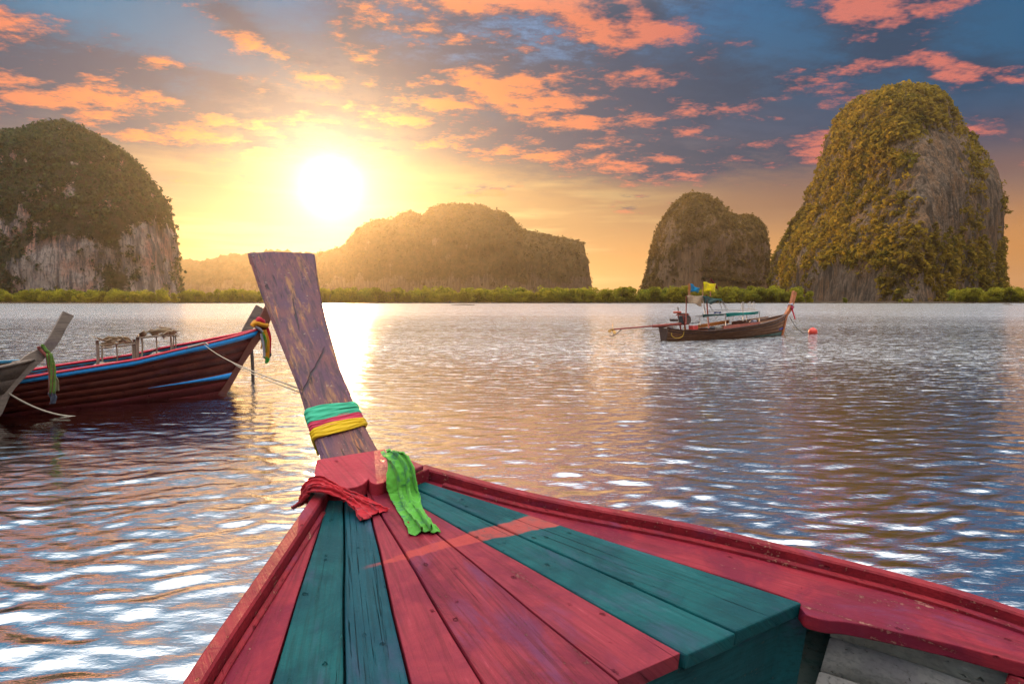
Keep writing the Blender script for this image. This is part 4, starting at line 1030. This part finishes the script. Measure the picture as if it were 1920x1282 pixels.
# heap of net and branches amidships, and a white box lid
rng = np.random.default_rng(8); pa = []
for i in range(46):
    c = at(rng.uniform(88, 178), 683, rng.uniform(-.4, .4)); c[2] = rng.uniform(0.45, 0.62); a = rng.uniform(-.5, .5); L = rng.uniform(.2, .55)
    pa.append((catmull([c + np.array([-math.sin(a) * L, -math.cos(a) * L, rng.uniform(-.08, .05)]), c, c + np.array([math.sin(a) * L, math.cos(a) * L, rng.uniform(-.08, .05)])], 5), rng.uniform(.008, .022)))
o = joined_tubes('branch_heap', pa, stick); o.matrix_world = rb.M; tag(o, 'heap of dry branches lying in the maroon boat left of its shelters', 'branches')
p_ = at(242, 682, .1); 
def box_at(name, c, s, m, M, label, cat, bevel=0.01, parent=None, rot=0):
    bm = bmesh.new(); bmesh.ops.create_cube(bm, size=1)
    for v in bm.verts:
        x, y, z = v.co.x * s[0], v.co.y * s[1], v.co.z * s[2]; v.co = Vector((x * math.cos(rot) - y * math.sin(rot) + c[0], x * math.sin(rot) + y * math.cos(rot) + c[1], z + c[2]))
    bev(bm, bevel); o = from_bm(name, bm, m, parent)
    if parent is None: o.matrix_world = M; tag(o, label, cat)
    return o
white_m = plain('white_foam', (0.62, 0.63, 0.66), 0.6, 0.1)
box_at('foam_box', (p_[0] - .15, p_[1], p_[2] - 0.08), (0.5, 0.55, 0.22), white_m, rb.M, 'white foam box sitting in the maroon boat between the shelters', 'box')
net_m = plain('bunched_net', (0.30, 0.27, 0.23), 0.9, 0.5, 40, bumpd=0.03)
for x, y, lb in ((197, 690, 'pale bundle of net at the foot of the left shelter'), (302, 670, 'pale bundle of net at the foot of the right shelter')):
    p_ = at(x, y, .15); o = ico('net_bundle', 0.22, net_m, None, tuple(p_ + np.array([-.1, 0, -.04])), 3, (1.3, 1.2, .75), 0.25); o.matrix_world = rb.M; tag(o, lb + ' on the maroon boat', 'net')
# garland of ribbons at the maroon bow
def garland(b, items, wrap, label, grp):
    e = empty('bow_garland', b.M); tag(e, label, 'garland', grp)
    for (x0, y0), (x1, y1), v, w, m in items:
        a, c = b.at(x0, y0, v), b.at(x1, y1, v); mid = (a + c) / 2 + np.array([0.01, 0.02, 0])
        P = catmull([a, mid, c], 14); V = []
        for i, p in enumerate(P):
            for j in range(7):
                f = j / 6 * 2 - 1; V.append(p + np.array([0.02 * math.sin(f * 5 + i * .5), f * w / 2, 0]) + np.array([0.0, 0.0, 0.0]))
        o = mesh_np('ribbon_tail', V, gridq(14, 7), m, e, True); md = o.modifiers.new('thickness', 'SOLIDIFY'); md.thickness = 0.012
    for P, r, m in wrap: tube('ribbon_wrap', P, r, m, e, 8, 16)
    return e
c_or = cloth('orange_cloth', (0.85, 0.36, 0.01)); c_wh = cloth('white_cloth', (0.62, 0.60, 0.70)); c_rd = cloth('scarlet_cloth', (0.68, 0.02, 0.05)); c_gr = cloth('leaf_green_cloth', (0.10, 0.45, 0.06)); c_bk = cloth('black_cloth', (0.02, 0.02, 0.03))
gar = [((491, 625), (496, 671), .10, .075, c_wh), ((496, 618), (502, 672), .12, .10, c_or), ((501, 612), (506, 662), .09, .07, c_rd), ((493, 622), (500, 660), .13, .035, c_gr), ((499, 668), (500, 681), .12, .09, c_gr), ((504, 660), (505, 671), .08, .05, c_bk), ((489, 630), (490, 654), .06, .03, c_or)]
w_or = [at(473, 611, .12), at(480, 606, .14), at(492, 609, .14), at(500, 611, .08), at(497, 605, -.1), at(480, 603, -.12), at(473, 609, .0)]
w_rd = [at(482, 603, .11), at(487, 599, .12), at(493, 604, .1), at(490, 598, -.1), at(483, 599, -.08)]
w_wh = [at(478, 612, .12), at(486, 616, .13), at(492, 622, .11)]
garland(rb, gar, [(w_or, .055, c_or), (w_rd, .06, c_rd), (w_wh, .03, c_wh)], 'red, orange, white and green ribbon garland tied on the maroon bow', 'bow garlands')
# mooring lines to the near boat's stem, and the stake in the water
def sag(a, b, s, n=24):
    t = np.linspace(0, 1, n)[:, None]; P = np.array(a) * (1 - t) + np.array(b) * t; P[:, 2] -= s * 4 * (t * (1 - t))[:, 0]; return P
stem_back = np.array(BM @ Vector(stem_ring(stem_i(597, 697))[8]))
a1 = W3(rb, at(383, 646, .62)); tube_o = tube('mooring_rope', sag(a1, stem_back, 0.06), 0.0055, rope_m); tag(tube_o, 'pale mooring rope running from the maroon boat\'s rail, the upper of two', 'rope', 'mooring ropes of the maroon boat')
a2 = W3(rb, at(436, 680, .30)); tube_o = tube('mooring_rope', sag(a2, stem_back + np.array([0.0, 0.0, -.02]), 0.03), 0.005, rope_m); tag(tube_o, 'thin mooring rope running from the maroon boat\'s bow, the lower of two', 'rope', 'mooring ropes of the maroon boat')
lp = [at(352, 651, .68), at(372, 646, .6), at(384, 643, .58), at(391, 647, .64)]
o = tube('coiled_rope', lp, 0.016, rope_m, None, 6, 14); o.matrix_world = rb.M; tag(o, 'short end of rope lying on the maroon boat\'s foredeck', 'rope')
sp_ = wpt(473, 712); o = tube('mooring_stake', [sp_ + np.array([0, 0, -.6]), sp_ + np.array([0.02, 0, .35]), sp_ + np.array([-.03, 0, 1.25])], np.array([.045] * 12), plain('wet_wood', (.06, .04, .035), .6), None, 7, 12); tag(o, 'dark wooden stake standing in the water under the maroon bow', 'stake')

# --- bare wooden boat hidden behind it: only its prow shows
hb = Boat('bare_wood_boat', wpt(420, 718), wpt(0, 742), 'bare grey wooden boat whose prow rises behind the maroon bow')
t2 = hb.at(459, 624); hb.hull(-6.0, [(-6, .42), (-3, .45), (-1.5, .6), (t2[1], t2[2])], (t2[1], t2[2]), -.3, .6, .6, 4, [grey_wood], None)
hb.cap(1, .06, .03, grey_wood); hb.cap(-1, .06, .03, grey_wood)
hb.stem([(-.3, -.3), (0, 0), (t2[1] * .8, t2[2] * .75), tuple(hb.at(462, 620)[1:]), tuple(hb.at(476, 598)[1:]), tuple(hb.at(489, 576)[1:])], [.14, .14, .16, .2, .25, .26], .12, grey_wood)

# --- weathered grey boat at the left edge
gb = Boat('grey_boat', wpt(-25, 792), wpt(-600, 850), 'weathered grey boat with an upswept prow at the left edge')
up = [(35.6, 676), (56, 665), (78.7, 650), (93.6, 629), (108.6, 603), (120, 581.5)]; lo = [(30, 727), (56, 691), (87, 666), (108.6, 642), (121.7, 616), (136, 594)]
mids = []; wd = []
for u_, l_ in zip(up, lo):
    a, b = gb.at(*u_), gb.at(*l_); mids.append(tuple(((a + b) / 2)[1:])); wd.append(np.linalg.norm(a - b))
wl = gb.at(-8, 750); tipg = gb.at(70, 675)
gb.hull(-5, [(-5, .45), (-2.5, .48), (gb.at(0, 692, .35)[1], gb.at(0, 692, .35)[2]), (tipg[1], tipg[2])], (tipg[1], tipg[2]), -.3, .75, .7, 5, [grey_wood], None)
for sd_ in (1, -1): gb.cap(sd_, .07, .05, grey_wood)
gb.stem([(-.35, -.3), (0.05, 0.1), (gb.at(8, 726)[1], gb.at(8, 726)[2])] + mids[1:], [.22, .24, .26] + wd[1:], .13, grey_wood)
box_at('painted_block', gb.at(28, 677, -.2), (.10, .5, .05), blue_in, gb.M, '', '', .01, gb.e)
gi = [((90, 662), (95, 742), .12, .07, cloth('faded_red_cloth', (.34, .09, .07))), ((93, 662), (99, 738), .14, .09, cloth('faded_green_cloth', (.16, .30, .05), (.35, .33, .05))), ((95, 664), (102, 733), .11, .05, cloth('faded_teal_cloth', (.05, .22, .14))), ((98, 700), (108, 733), .08, .06, cloth('straw_cloth', (.42, .34, .18))), ((96, 736), (99, 757), .13, .09, cloth('dusty_blue_cloth', (.09, .10, .15)))]
ring = lambda x0, y0, x1, y1: [gb.at(x0, y0, .09), gb.at((x0 + x1) / 2, (y0 + y1) / 2 + 1, .10), gb.at(x1, y1, .09), gb.at(x1 + 1, y1, -.09), gb.at((x0 + x1) / 2, (y0 + y1) / 2, -.1), gb.at(x0, y0, -.09), gb.at(x0, y0, .09)]
garland(gb, gi, [(ring(73, 652, 88, 668), .03, gi[0][4]), (ring(80, 648, 91, 661), .03, gi[1][4])], 'faded green and red ribbons hanging from the grey prow', 'bow garlands')
r0 = W3(gb, gb.at(16, 737, .12)); r1 = wpt(146, 781, -0.02)
o = tube('trailing_rope', sag(r0, r1, 0.10), 0.016, rope_m); tag(o, 'thick pale rope trailing from the grey prow into the water', 'rope')

# --- wooden boat with flags, moored to the red buoy
fb = Boat('flag_boat', wpt(1466, 627), wpt(1264, 637), 'brown wooden long-tail boat with flags and a teal canopy, moored at a red buoy')
brownw = paint('brown_hull_wood', (0.54, 0.29, 0.17), (0.40, 0.20, 0.12), (0.6, 0.40, 0.27), 0.65, 'Object', 1, 0.5, 0.5, 0.35)
darkw = paint('dark_rail_wood', (0.09, 0.055, 0.045), (0.14, 0.085, 0.065), (0.2, 0.13, 0.1), 0.6, 'Object', 1, 0.3, 0.3, 0.5)
palew = paint('pale_deck_wood', (0.36, 0.23, 0.16), (0.30, 0.18, 0.13), (0.2, 0.12, 0.09), 0.6, 'Object', 1, 0.3, 0.3, 0.5)
greenb = plain('green_bottom', (0.05, 0.12, 0.09), 0.6, 0.4, 3); salmon = plain('salmon_paint', (0.48, 0.14, 0.10), 0.6, 0.2, 3); rustred = plain('rust_red', (0.30, 0.06, 0.04), 0.6, 0.4, 12); teal_c = cloth('teal_canvas', (0.005, 0.33, 0.28), None, 0.3); dk_canvas = cloth('dark_green_canvas', (0.02, 0.07, 0.06), (0.01, 0.02, 0.02), 0.1)
tarn = plain('tarnished_metal', (0.10, 0.07, 0.06), 0.5, 0.5, 14, 0.6); blackm = plain('engine_black', (0.03, 0.03, 0.035), 0.5, 0.4, 12); galv = plain('galvanised_tube', (0.38, 0.33, 0.30), 0.45, 0.2, 8, 0.5)
f = fb.at
tipf = f(1474, 590)
rp = [(1258, 616), (1280, 620), (1326, 621.5), (1372, 617), (1418, 610), (1452, 601)]
sheer = []
for i, (x, y) in enumerate(rp):
    q = f(x, y, [.5, .6, .75, .8, .7, .4][i]); sheer.append((q[1], q[2]))
sheer.append((tipf[1], tipf[2]))
fb.hull(sheer[0][0], sheer, (tipf[1], tipf[2]), -.3, .80, .42, 6, [greenb, greenb, brownw], None, 3.2)
for sd_ in (1, -1): fb.cap(sd_, .10, .05, darkw, out=.05); fb.along(0.82, 0.88, sd_, -.02, darkw, 'rub_rail', thick=.03)
fb.along(0.40, 0.50, 1, -.005, plain('indigo_paint', (.03, .03, .2), .6), 'indigo_boot_stripe', y0=-0.7, thick=.006)
fb.inside(.22, palew, -1.0, None)
# transom
Tq = [fb.pt(k, 1, .01)[0] for k in (0, .33, .66, 1.0)]; Vt = [(sx * p[0], p[1] + dy, p[2]) for dy in (0, .05) for sx in (1, -1) for p in Tq]
bm = bmesh.new(); vs = [bm.verts.new(v) for v in Vt]
for o_ in (0, 8):
    for i in range(3): bm.faces.new((vs[o_ + i], vs[o_ + i + 1], vs[o_ + 5 + i], vs[o_ + 4 + i]))
for i in range(3): bm.faces.new((vs[i], vs[i + 1], vs[i + 9], vs[i + 8])); bm.faces.new((vs[i + 4], vs[i + 5], vs[i + 13], vs[i + 12]))
bm.faces.new((vs[3], vs[7], vs[15], vs[11])); from_bm('transom', bm, darkw, fb.e)
sy0 = sheer[0][0]
box_at('stern_deck', (0, sy0 + .30, sheer[0][1] + .055), (.72, .6, .05), darkw, fb.M, '', '', .01, fb.e)
fb.stem([(-.3, -.3), (0, 0), (tipf[1] * .6, tipf[2] * .6), (tipf[1], tipf[2]), tuple(f(1482, 576)[1:]), tuple(f(1490, 547)[1:])], [.16, .16, .16, .22, .26, .32], .16, plain('orange_stem_wood', (.48, .15, .05), .55, .3, 3))
A = fb.pt(0.97, 1, .05); sel = A[:, 1] > f(1430, 600)[1]; A = A[sel]
for j in range(4):
    a, b = j / 2 - 1 + .01, (j + 1) / 2 - 1 - .01; V = []
    for p in A:
        for x, z in ((a, 0), (b, 0), (b, -.02), (a, -.02)): V.append((x * p[0], p[1], p[2] + z - .10 * (1 if p[1] < f(1462, 600)[1] else .3)))
    mesh_np('foredeck_board', V, gridq(len(A), 4, False, True), palew, fb.e)
o_a, o_b = f(1357, 614, .72), f(1425, 606, .62)
bar('wash_board', o_a, o_b, .04, salmon, fb.e, .17)
for q0, q1, mm_, nm in ((f(1309, 612, -.55), f(1366, 603, -.55), plain('orange_board', (.42, .15, .03), .6), 'inner_board'), (f(1372, 606, -.6), f(1440, 596, -.55), palew, 'inner_board')):
    bar(nm, q0, q1, .04, mm_, fb.e, .20)
for i in range(5):
    q = f(1330 + i * 22, 614 - i * 2.0, 0); bar('thwart', (-.62, q[1], q[2] - .02), (.62, q[1], q[2] - .02), .16, palew if i % 2 else grey_wood, fb.e, .03)
box_at('crate', f(1300, 614, .15), (.30, .42, .22), plain('red_plastic', (.60, .07, .06), .4), fb.M, 'red plastic crate near the stern of the boat with flags', 'crate')
for i, (x, y, mm_, lb) in enumerate(((1334, 616, blackm, 'black bag lying amidships in the boat with flags'), (1346, 615, net_m, 'pale sack lying amidships in the boat with flags'), (1412, 603, c_wh, 'pale blue-white cloth bundle near the bow deck of the boat with flags'))):
    p_ = f(x, y, .2); o = ico('bundle', .16, mm_, None, tuple(p_), 2, (1.2, 1.5, .8), .3); o.matrix_world = fb.M; tag(o, lb, 'bundle')
# canopy: frame, side valance and top
e = empty('canopy', fb.M); tag(e, 'teal canvas canopy on a tube frame over the boat with flags', 'canopy')
def tb(nm, P, r, m, par): return tube(nm, P, r, m, par, 6)
for x0, y0, x1, y1, v in ((1360.6, 588, 1360.6, 612, .55), (1393, 567, 1393, 602, .55), (1424, 584, 1424, 604, .5), (1367, 590, 1367, 608, -.5), (1400, 586, 1400, 603, -.5), (1312, 594, 1313, 610, -.5)):
    tb('frame_post', [f(x0, y0, v), f(x1, y1, v)], .022, galv, e)
for P in ([(1324, 582, .5), (1415, 579, .5)], [(1302, 593, .5), (1330, 589.5, .5)], [(1360, 588, .55), (1423, 584, .5)], [(1318, 590, .55), (1361, 588, .55)], [(1326, 585, -.5), (1420, 581, -.5)]):
    tb('frame_rail', [f(*p) for p in P], .022, galv, e)
for x in (1391, 1404, 1411):
    tb('frame_hoop', catmull([f(x, 580, .5), f(x, 569, .5), f(x + 2, 566.5, .2), f(x + 3, 566.5, -.2), f(x + 4, 570, -.5), f(x + 4, 581, -.5)], 16), .013, galv, e)
for x0, y0, x1, y1 in ((1312, 594, 1320, 590), (1340, 602, 1346, 590), (1371, 603, 1376, 593), (1348, 565, 1355, 581), (1354, 565, 1366, 581)):
    tb('frame_brace', [f(x0, y0, .5), f(x1, y1, .5)], .018, galv, e)
def sheet(nm, P, m, par, n=10, mm=8, billow=.02, thick=.012):
    a, b, c, d = (np.array(p) for p in P); V = []
    for i in range(n):
        for j in range(mm):
            u, w = i / (n - 1), j / (mm - 1); p = (a * (1 - u) + b * u) * (1 - w) + (d * (1 - u) + c * u) * w
            V.append(p + np.array([billow * math.sin(u * 9 + w * 3), 0, billow * .6 * math.sin(u * 7 + w * 5)]))
    o = mesh_np(nm, V, gridq(n, mm), m, par, True); md = o.modifiers.new('thickness', 'SOLIDIFY'); md.thickness = thick; return o
sheet('valance', [f(1360.6, 587, .58), f(1422.5, 583.6, .53), f(1422, 588.5, .53), f(1361.5, 594, .58)], teal_c, e)
sheet('valance', [f(1317, 589.5, .58), f(1360, 588, .58), f(1360, 590.5, .58), f(1317, 595, .58)], dk_canvas, e)
sheet('canopy_top', [f(1361, 587, .55), f(1422, 583.6, .5), f(1424, 583, -.5), f(1366, 586.5, -.5)], plain('bleached_canvas', (.5, .46, .42), .8), e)
sheet('bundled_tarp', [f(1338, 586, .4), f(1352, 584, .4), f(1354, 588, .4), f(1337, 588, .4)], plain('blue_tarp', (.01, .06, .22), .5), e, billow=.05)
# helmsman's awning aft
e = empty('awning', fb.M); tag(e, 'dark green awning on poles above the stern half of the boat with flags', 'awning')
for x0, y0, x1, y1, v, r, m in ((1287, 555, 1286, 607, .4, .03, rustred), (1324, 552, 1329, 615, .5, .04, rustred), (1317, 556, 1323, 590, -.4, .03, galv), (1352, 563, 1363, 582, .45, .02, galv), (1330, 572, 1337, 583, .5, .025, galv)):
    tb('pole', [f(x0, y0, v), f(x1, y1, v)], r, m, e)
sheet('awning_cloth', [f(1317, 555, .5), f(1353, 560.5, .5), f(1356, 564, -.4), f(1318, 557, -.5)], teal_c, e, billow=.04)
sheet('awning_side', [f(1317, 556, .52), f(1352, 562, .52), f(1334, 570, .55), f(1321, 568.5, .55)], dk_canvas, e, billow=.05)
o = sheet('hanging_cloth', [f(1287, 554.5, .42), f(1317, 554, .45), f(1316, 574, .48), f(1289, 567, .42)], cloth('cream_cloth', (.62, .50, .36), None, .4), None, 16, 12, .05); o.matrix_world = fb.M; tag(o, 'cream cloth hung to dry between the awning poles of the boat', 'cloth')
def flag(pole, quad, m, label):
    e = empty('flag', fb.M); tag(e, label, 'flag', 'flags on the moored boat'); tb('staff', pole, .016, rustred, e); sheet('flag_cloth', quad, m, e, 12, 8, .05, .008)
flag([f(1293.5, 556, .3), f(1293.5, 530, .3)], [f(1294, 532, .3), f(1312, 540.5, .2), f(1311, 548, .2), f(1294, 547, .3)], cloth('cyan_flag', (.0, .32, .62), None, .4), 'sky blue flag flying above the stern of the moored boat')
flag([f(1318, 556, .4), f(1318, 528, .4)], [f(1318, 529, .4), f(1342, 532, .3), f(1342, 547, .3), f(1318, 546.5, .4)], cloth('yellow_flag', (.90, .80, .0), None, .4), 'bright yellow flag flying above the moored boat\'s awning')
flag([f(1332, 556, -.2), f(1332, 522, -.2)], [f(1332, 522, -.2), f(1334, 524, -.2), f(1349, 545, -.2), f(1341, 540, -.2)], cloth('red_flag', (.35, .06, .05), None, .4), 'small dark red flag half hidden behind the yellow flag')
flag([f(1291, 556, -.1), f(1290.5, 531, -.1)], [f(1291, 532, -.1), f(1294, 534, -.2), f(1294, 545, -.2), f(1290, 546, -.1)], cloth('orange_flag', (.7, .3, .03), None, .4), 'narrow orange flag just behind the sky blue flag')
# engine on the stern post with the long propeller shaft
e = empty('long_tail_engine', fb.M); tag(e, 'rusty long-tail engine with its long propeller shaft raised over the stern', 'engine')
c0 = f(1281, 600, 0)
eb_o = box_at('engine_block', c0, (.34, .42, .42), blackm, None, '', '', .04, e); box_at('cylinder_head', c0 + np.array([0, -.02, .30]), (.28, .62, .14), tarn, None, '', '', .03, eb_o)
box_at('fuel_tank', f(1270, 585.5, 0), (.26, .40, .12), plain('red_tank', (.48, .10, .06), .4), None, '', '', .04, e)
tube('exhaust', [f(1272, 584, 0), f(1271, 576, 0)], .03, tarn, e, 8)
tube('muffler', [f(1257, 600, 0), f(1270, 600, 0)], .07, tarn, e, 10)
bm = bmesh.new(); bmesh.ops.create_cone(bm, cap_ends=True, segments=20, radius1=.22, radius2=.22, depth=.07)
for v in bm.verts: v.co = Vector((v.co.z + .22, v.co.x + c0[1] + .12, v.co.y + c0[2] + .02))
from_bm('flywheel', bm, tarn, eb_o)
for dx in (-.16, .16): bar('mount', (dx, f(1281, 615, 0)[1], f(1281, 618, 0)[2]), (dx, f(1276, 590, 0)[1], f(1276, 590, 0)[2]), .06, rustred, e)
bar('cradle', f(1268, 590.5, .18), f(1292, 589.5, .18), .05, rustred, e)
tube('tiller', [f(1288, 607, 0), f(1312, 604, 0)], .022, blackm, e, 6)
tube('shaft_housing', [f(1290, 606, 0), f(1224, 611.5, 0)], .075, rustred, e, 10); tube('shaft', [f(1226, 611, 0), f(1150, 617.5, 0)], .042, rustred, e, 8)
tube('skeg', [f(1167, 616, 0), f(1158, 624, 0), f(1149.5, 630, 0)], .022, tarn, e, 6); tube('skeg', [f(1151, 618, 0), f(1149.5, 630, 0), f(1143, 629, 0)], .02, tarn, e, 6)
hub = f(1148, 618, 0); hub_o = tube('propeller_hub', [hub + np.array([0, -.10, 0]), hub + np.array([0, .06, 0])], .055, plain('brass', (.45, .25, .08), .4, .3, 10, .8), e, 8)
brass = bpy.data.materials['brass']
for i in range(3):
    a = i * 2.094 + 1.45; bm = bmesh.new(); pr = []
    for tt, w, tw in ((.03, .06, .9), (.12, .13, .7), (.22, .16, .55), (.30, .11, .45)):
        d = np.array([math.cos(a), 0, math.sin(a)]); s_ = np.array([-math.sin(a), 0, math.cos(a)]) * math.cos(tw) + np.array([0, 1, 0]) * math.sin(tw)
        pr.append([bm.verts.new(hub + d * tt + s_ * w * k + np.array([0, q_, 0])) for k, q_ in ((-.5, -.006), (.5, -.006), (.5, .006), (-.5, .006))])
    for A_r, B_r in zip(pr[:-1], pr[1:]):
        for k in range(4): bm.faces.new((A_r[k], A_r[(k + 1) % 4], B_r[(k + 1) % 4], B_r[k]))
    bm.faces.new(pr[-1]); from_bm('propeller_blade', bm, brass, hub_o)
# rope loops hanging at the stern
yel_rope = plain('yellow_rope', (.62, .36, .05), .8, .3, 40)
lp = [f(1262, 612, .3), f(1259, 628, .35), f(1268, 634, .45), f(1280, 630, .5), f(1283, 614, .5)]
o = tube('rope_loop', lp, .022, yel_rope, None, 6, 26); o.matrix_world = fb.M; tag(o, 'yellow rope loop hanging over the stern of the moored boat', 'rope')
lp = [f(1259, 620, .1), f(1250, 626, .0), f(1247, 636, -.05), f(1252, 638, .05), f(1258, 630, .1)]
o = tube('rope_loop', lp, .018, rope_m, None, 6, 26); o.matrix_world = fb.M; tag(o, 'pale rope loop trailing behind the stern of the moored boat', 'rope')
# bow ribbons
e = empty('bow_garland', fb.M); tag(e, 'white and pink ribbon band with a red tail on the orange prow', 'garland', 'bow garlands')
s1, s2 = f(1481, 577), f(1484, 569)
def bandbox(nm, y0, y1, m):
    a, b = f(1481.5, y1), f(1483.5, y0); bar(nm, a, b, .21, m, e, .31, .01, up=(1, 0, 0))
bandbox('ribbon_band', 570.5, 573, c_wh); bandbox('ribbon_band', 573.2, 579, c_pink)
sheet('ribbon_tail', [f(1483, 580, .12), f(1486, 580, .12), f(1492.5, 598, .25), f(1490, 599, .25)], c_rd, e, 6, 10, .02)
# buoy and its line
bw_ = wpt(1524, 626); e = empty('mooring_buoy', loc=tuple(bw_)); tag(e, 'round red-orange buoy floating right of the moored boat', 'buoy')
buoy_m = plain('buoy_red', (.72, .06, .035), .4, .15, 6)
ico('float', .27, buoy_m, e, (0, 0, .12), 4); tube('collar', [(0, 0, .36), (0, 0, .42)], .05, buoy_m, e, 8)
P0 = W3(fb, f(1480, 592, 0)); o = tube('buoy_line', sag(P0, bw_ + np.array([-.25, 0, .05]), .35), .016, rope_dark); tag(o, 'dark line sagging from the orange prow to the red buoy', 'rope')
# driftwood out on the water
for x, y, L, lb in ((868, 572.3, 5.0, 'thin driftwood branch floating far out below the long hill'), (1888, 571.5, 2.5, 'small dark float far out at the right edge')):
    p_ = wpt(x, y); o = tube('driftwood', [p_ + np.array([-L, 0, .12]), p_ + np.array([0, .5, .3]), p_ + np.array([L, 0, .08])], np.linspace(.12, .3, 10), stick, None, 6, 10); tag(o, lb, 'driftwood')

# ------------------------------------------------------------------ haze
def build_haze():
    m = bpy.data.materials.new('haze'); m.use_nodes = True; nt = m.node_tree; nt.nodes.clear()
    v = nt.nodes.new('ShaderNodeVolumePrincipled'); o = nt.nodes.new('ShaderNodeOutputMaterial'); nt.links.new(v.outputs[0], o.inputs['Volume'])
    v.inputs['Color'].default_value = (1.0, 0.84, 0.64, 1); v.inputs['Density'].default_value = 0.00006; v.inputs['Anisotropy'].default_value = 0.78
    bm = bmesh.new(); bmesh.ops.create_cube(bm, size=1)
    for q in bm.verts: q.co = Vector((q.co.x * 19000, q.co.y * 19000, -3.0 if q.co.z < 0 else 330.0))
    ob = from_bm('haze', bm, m); tag(ob, 'thin golden sunset haze over the whole bay', 'haze', None, 'stuff'); ob.display_type = 'WIRE'
build_haze()
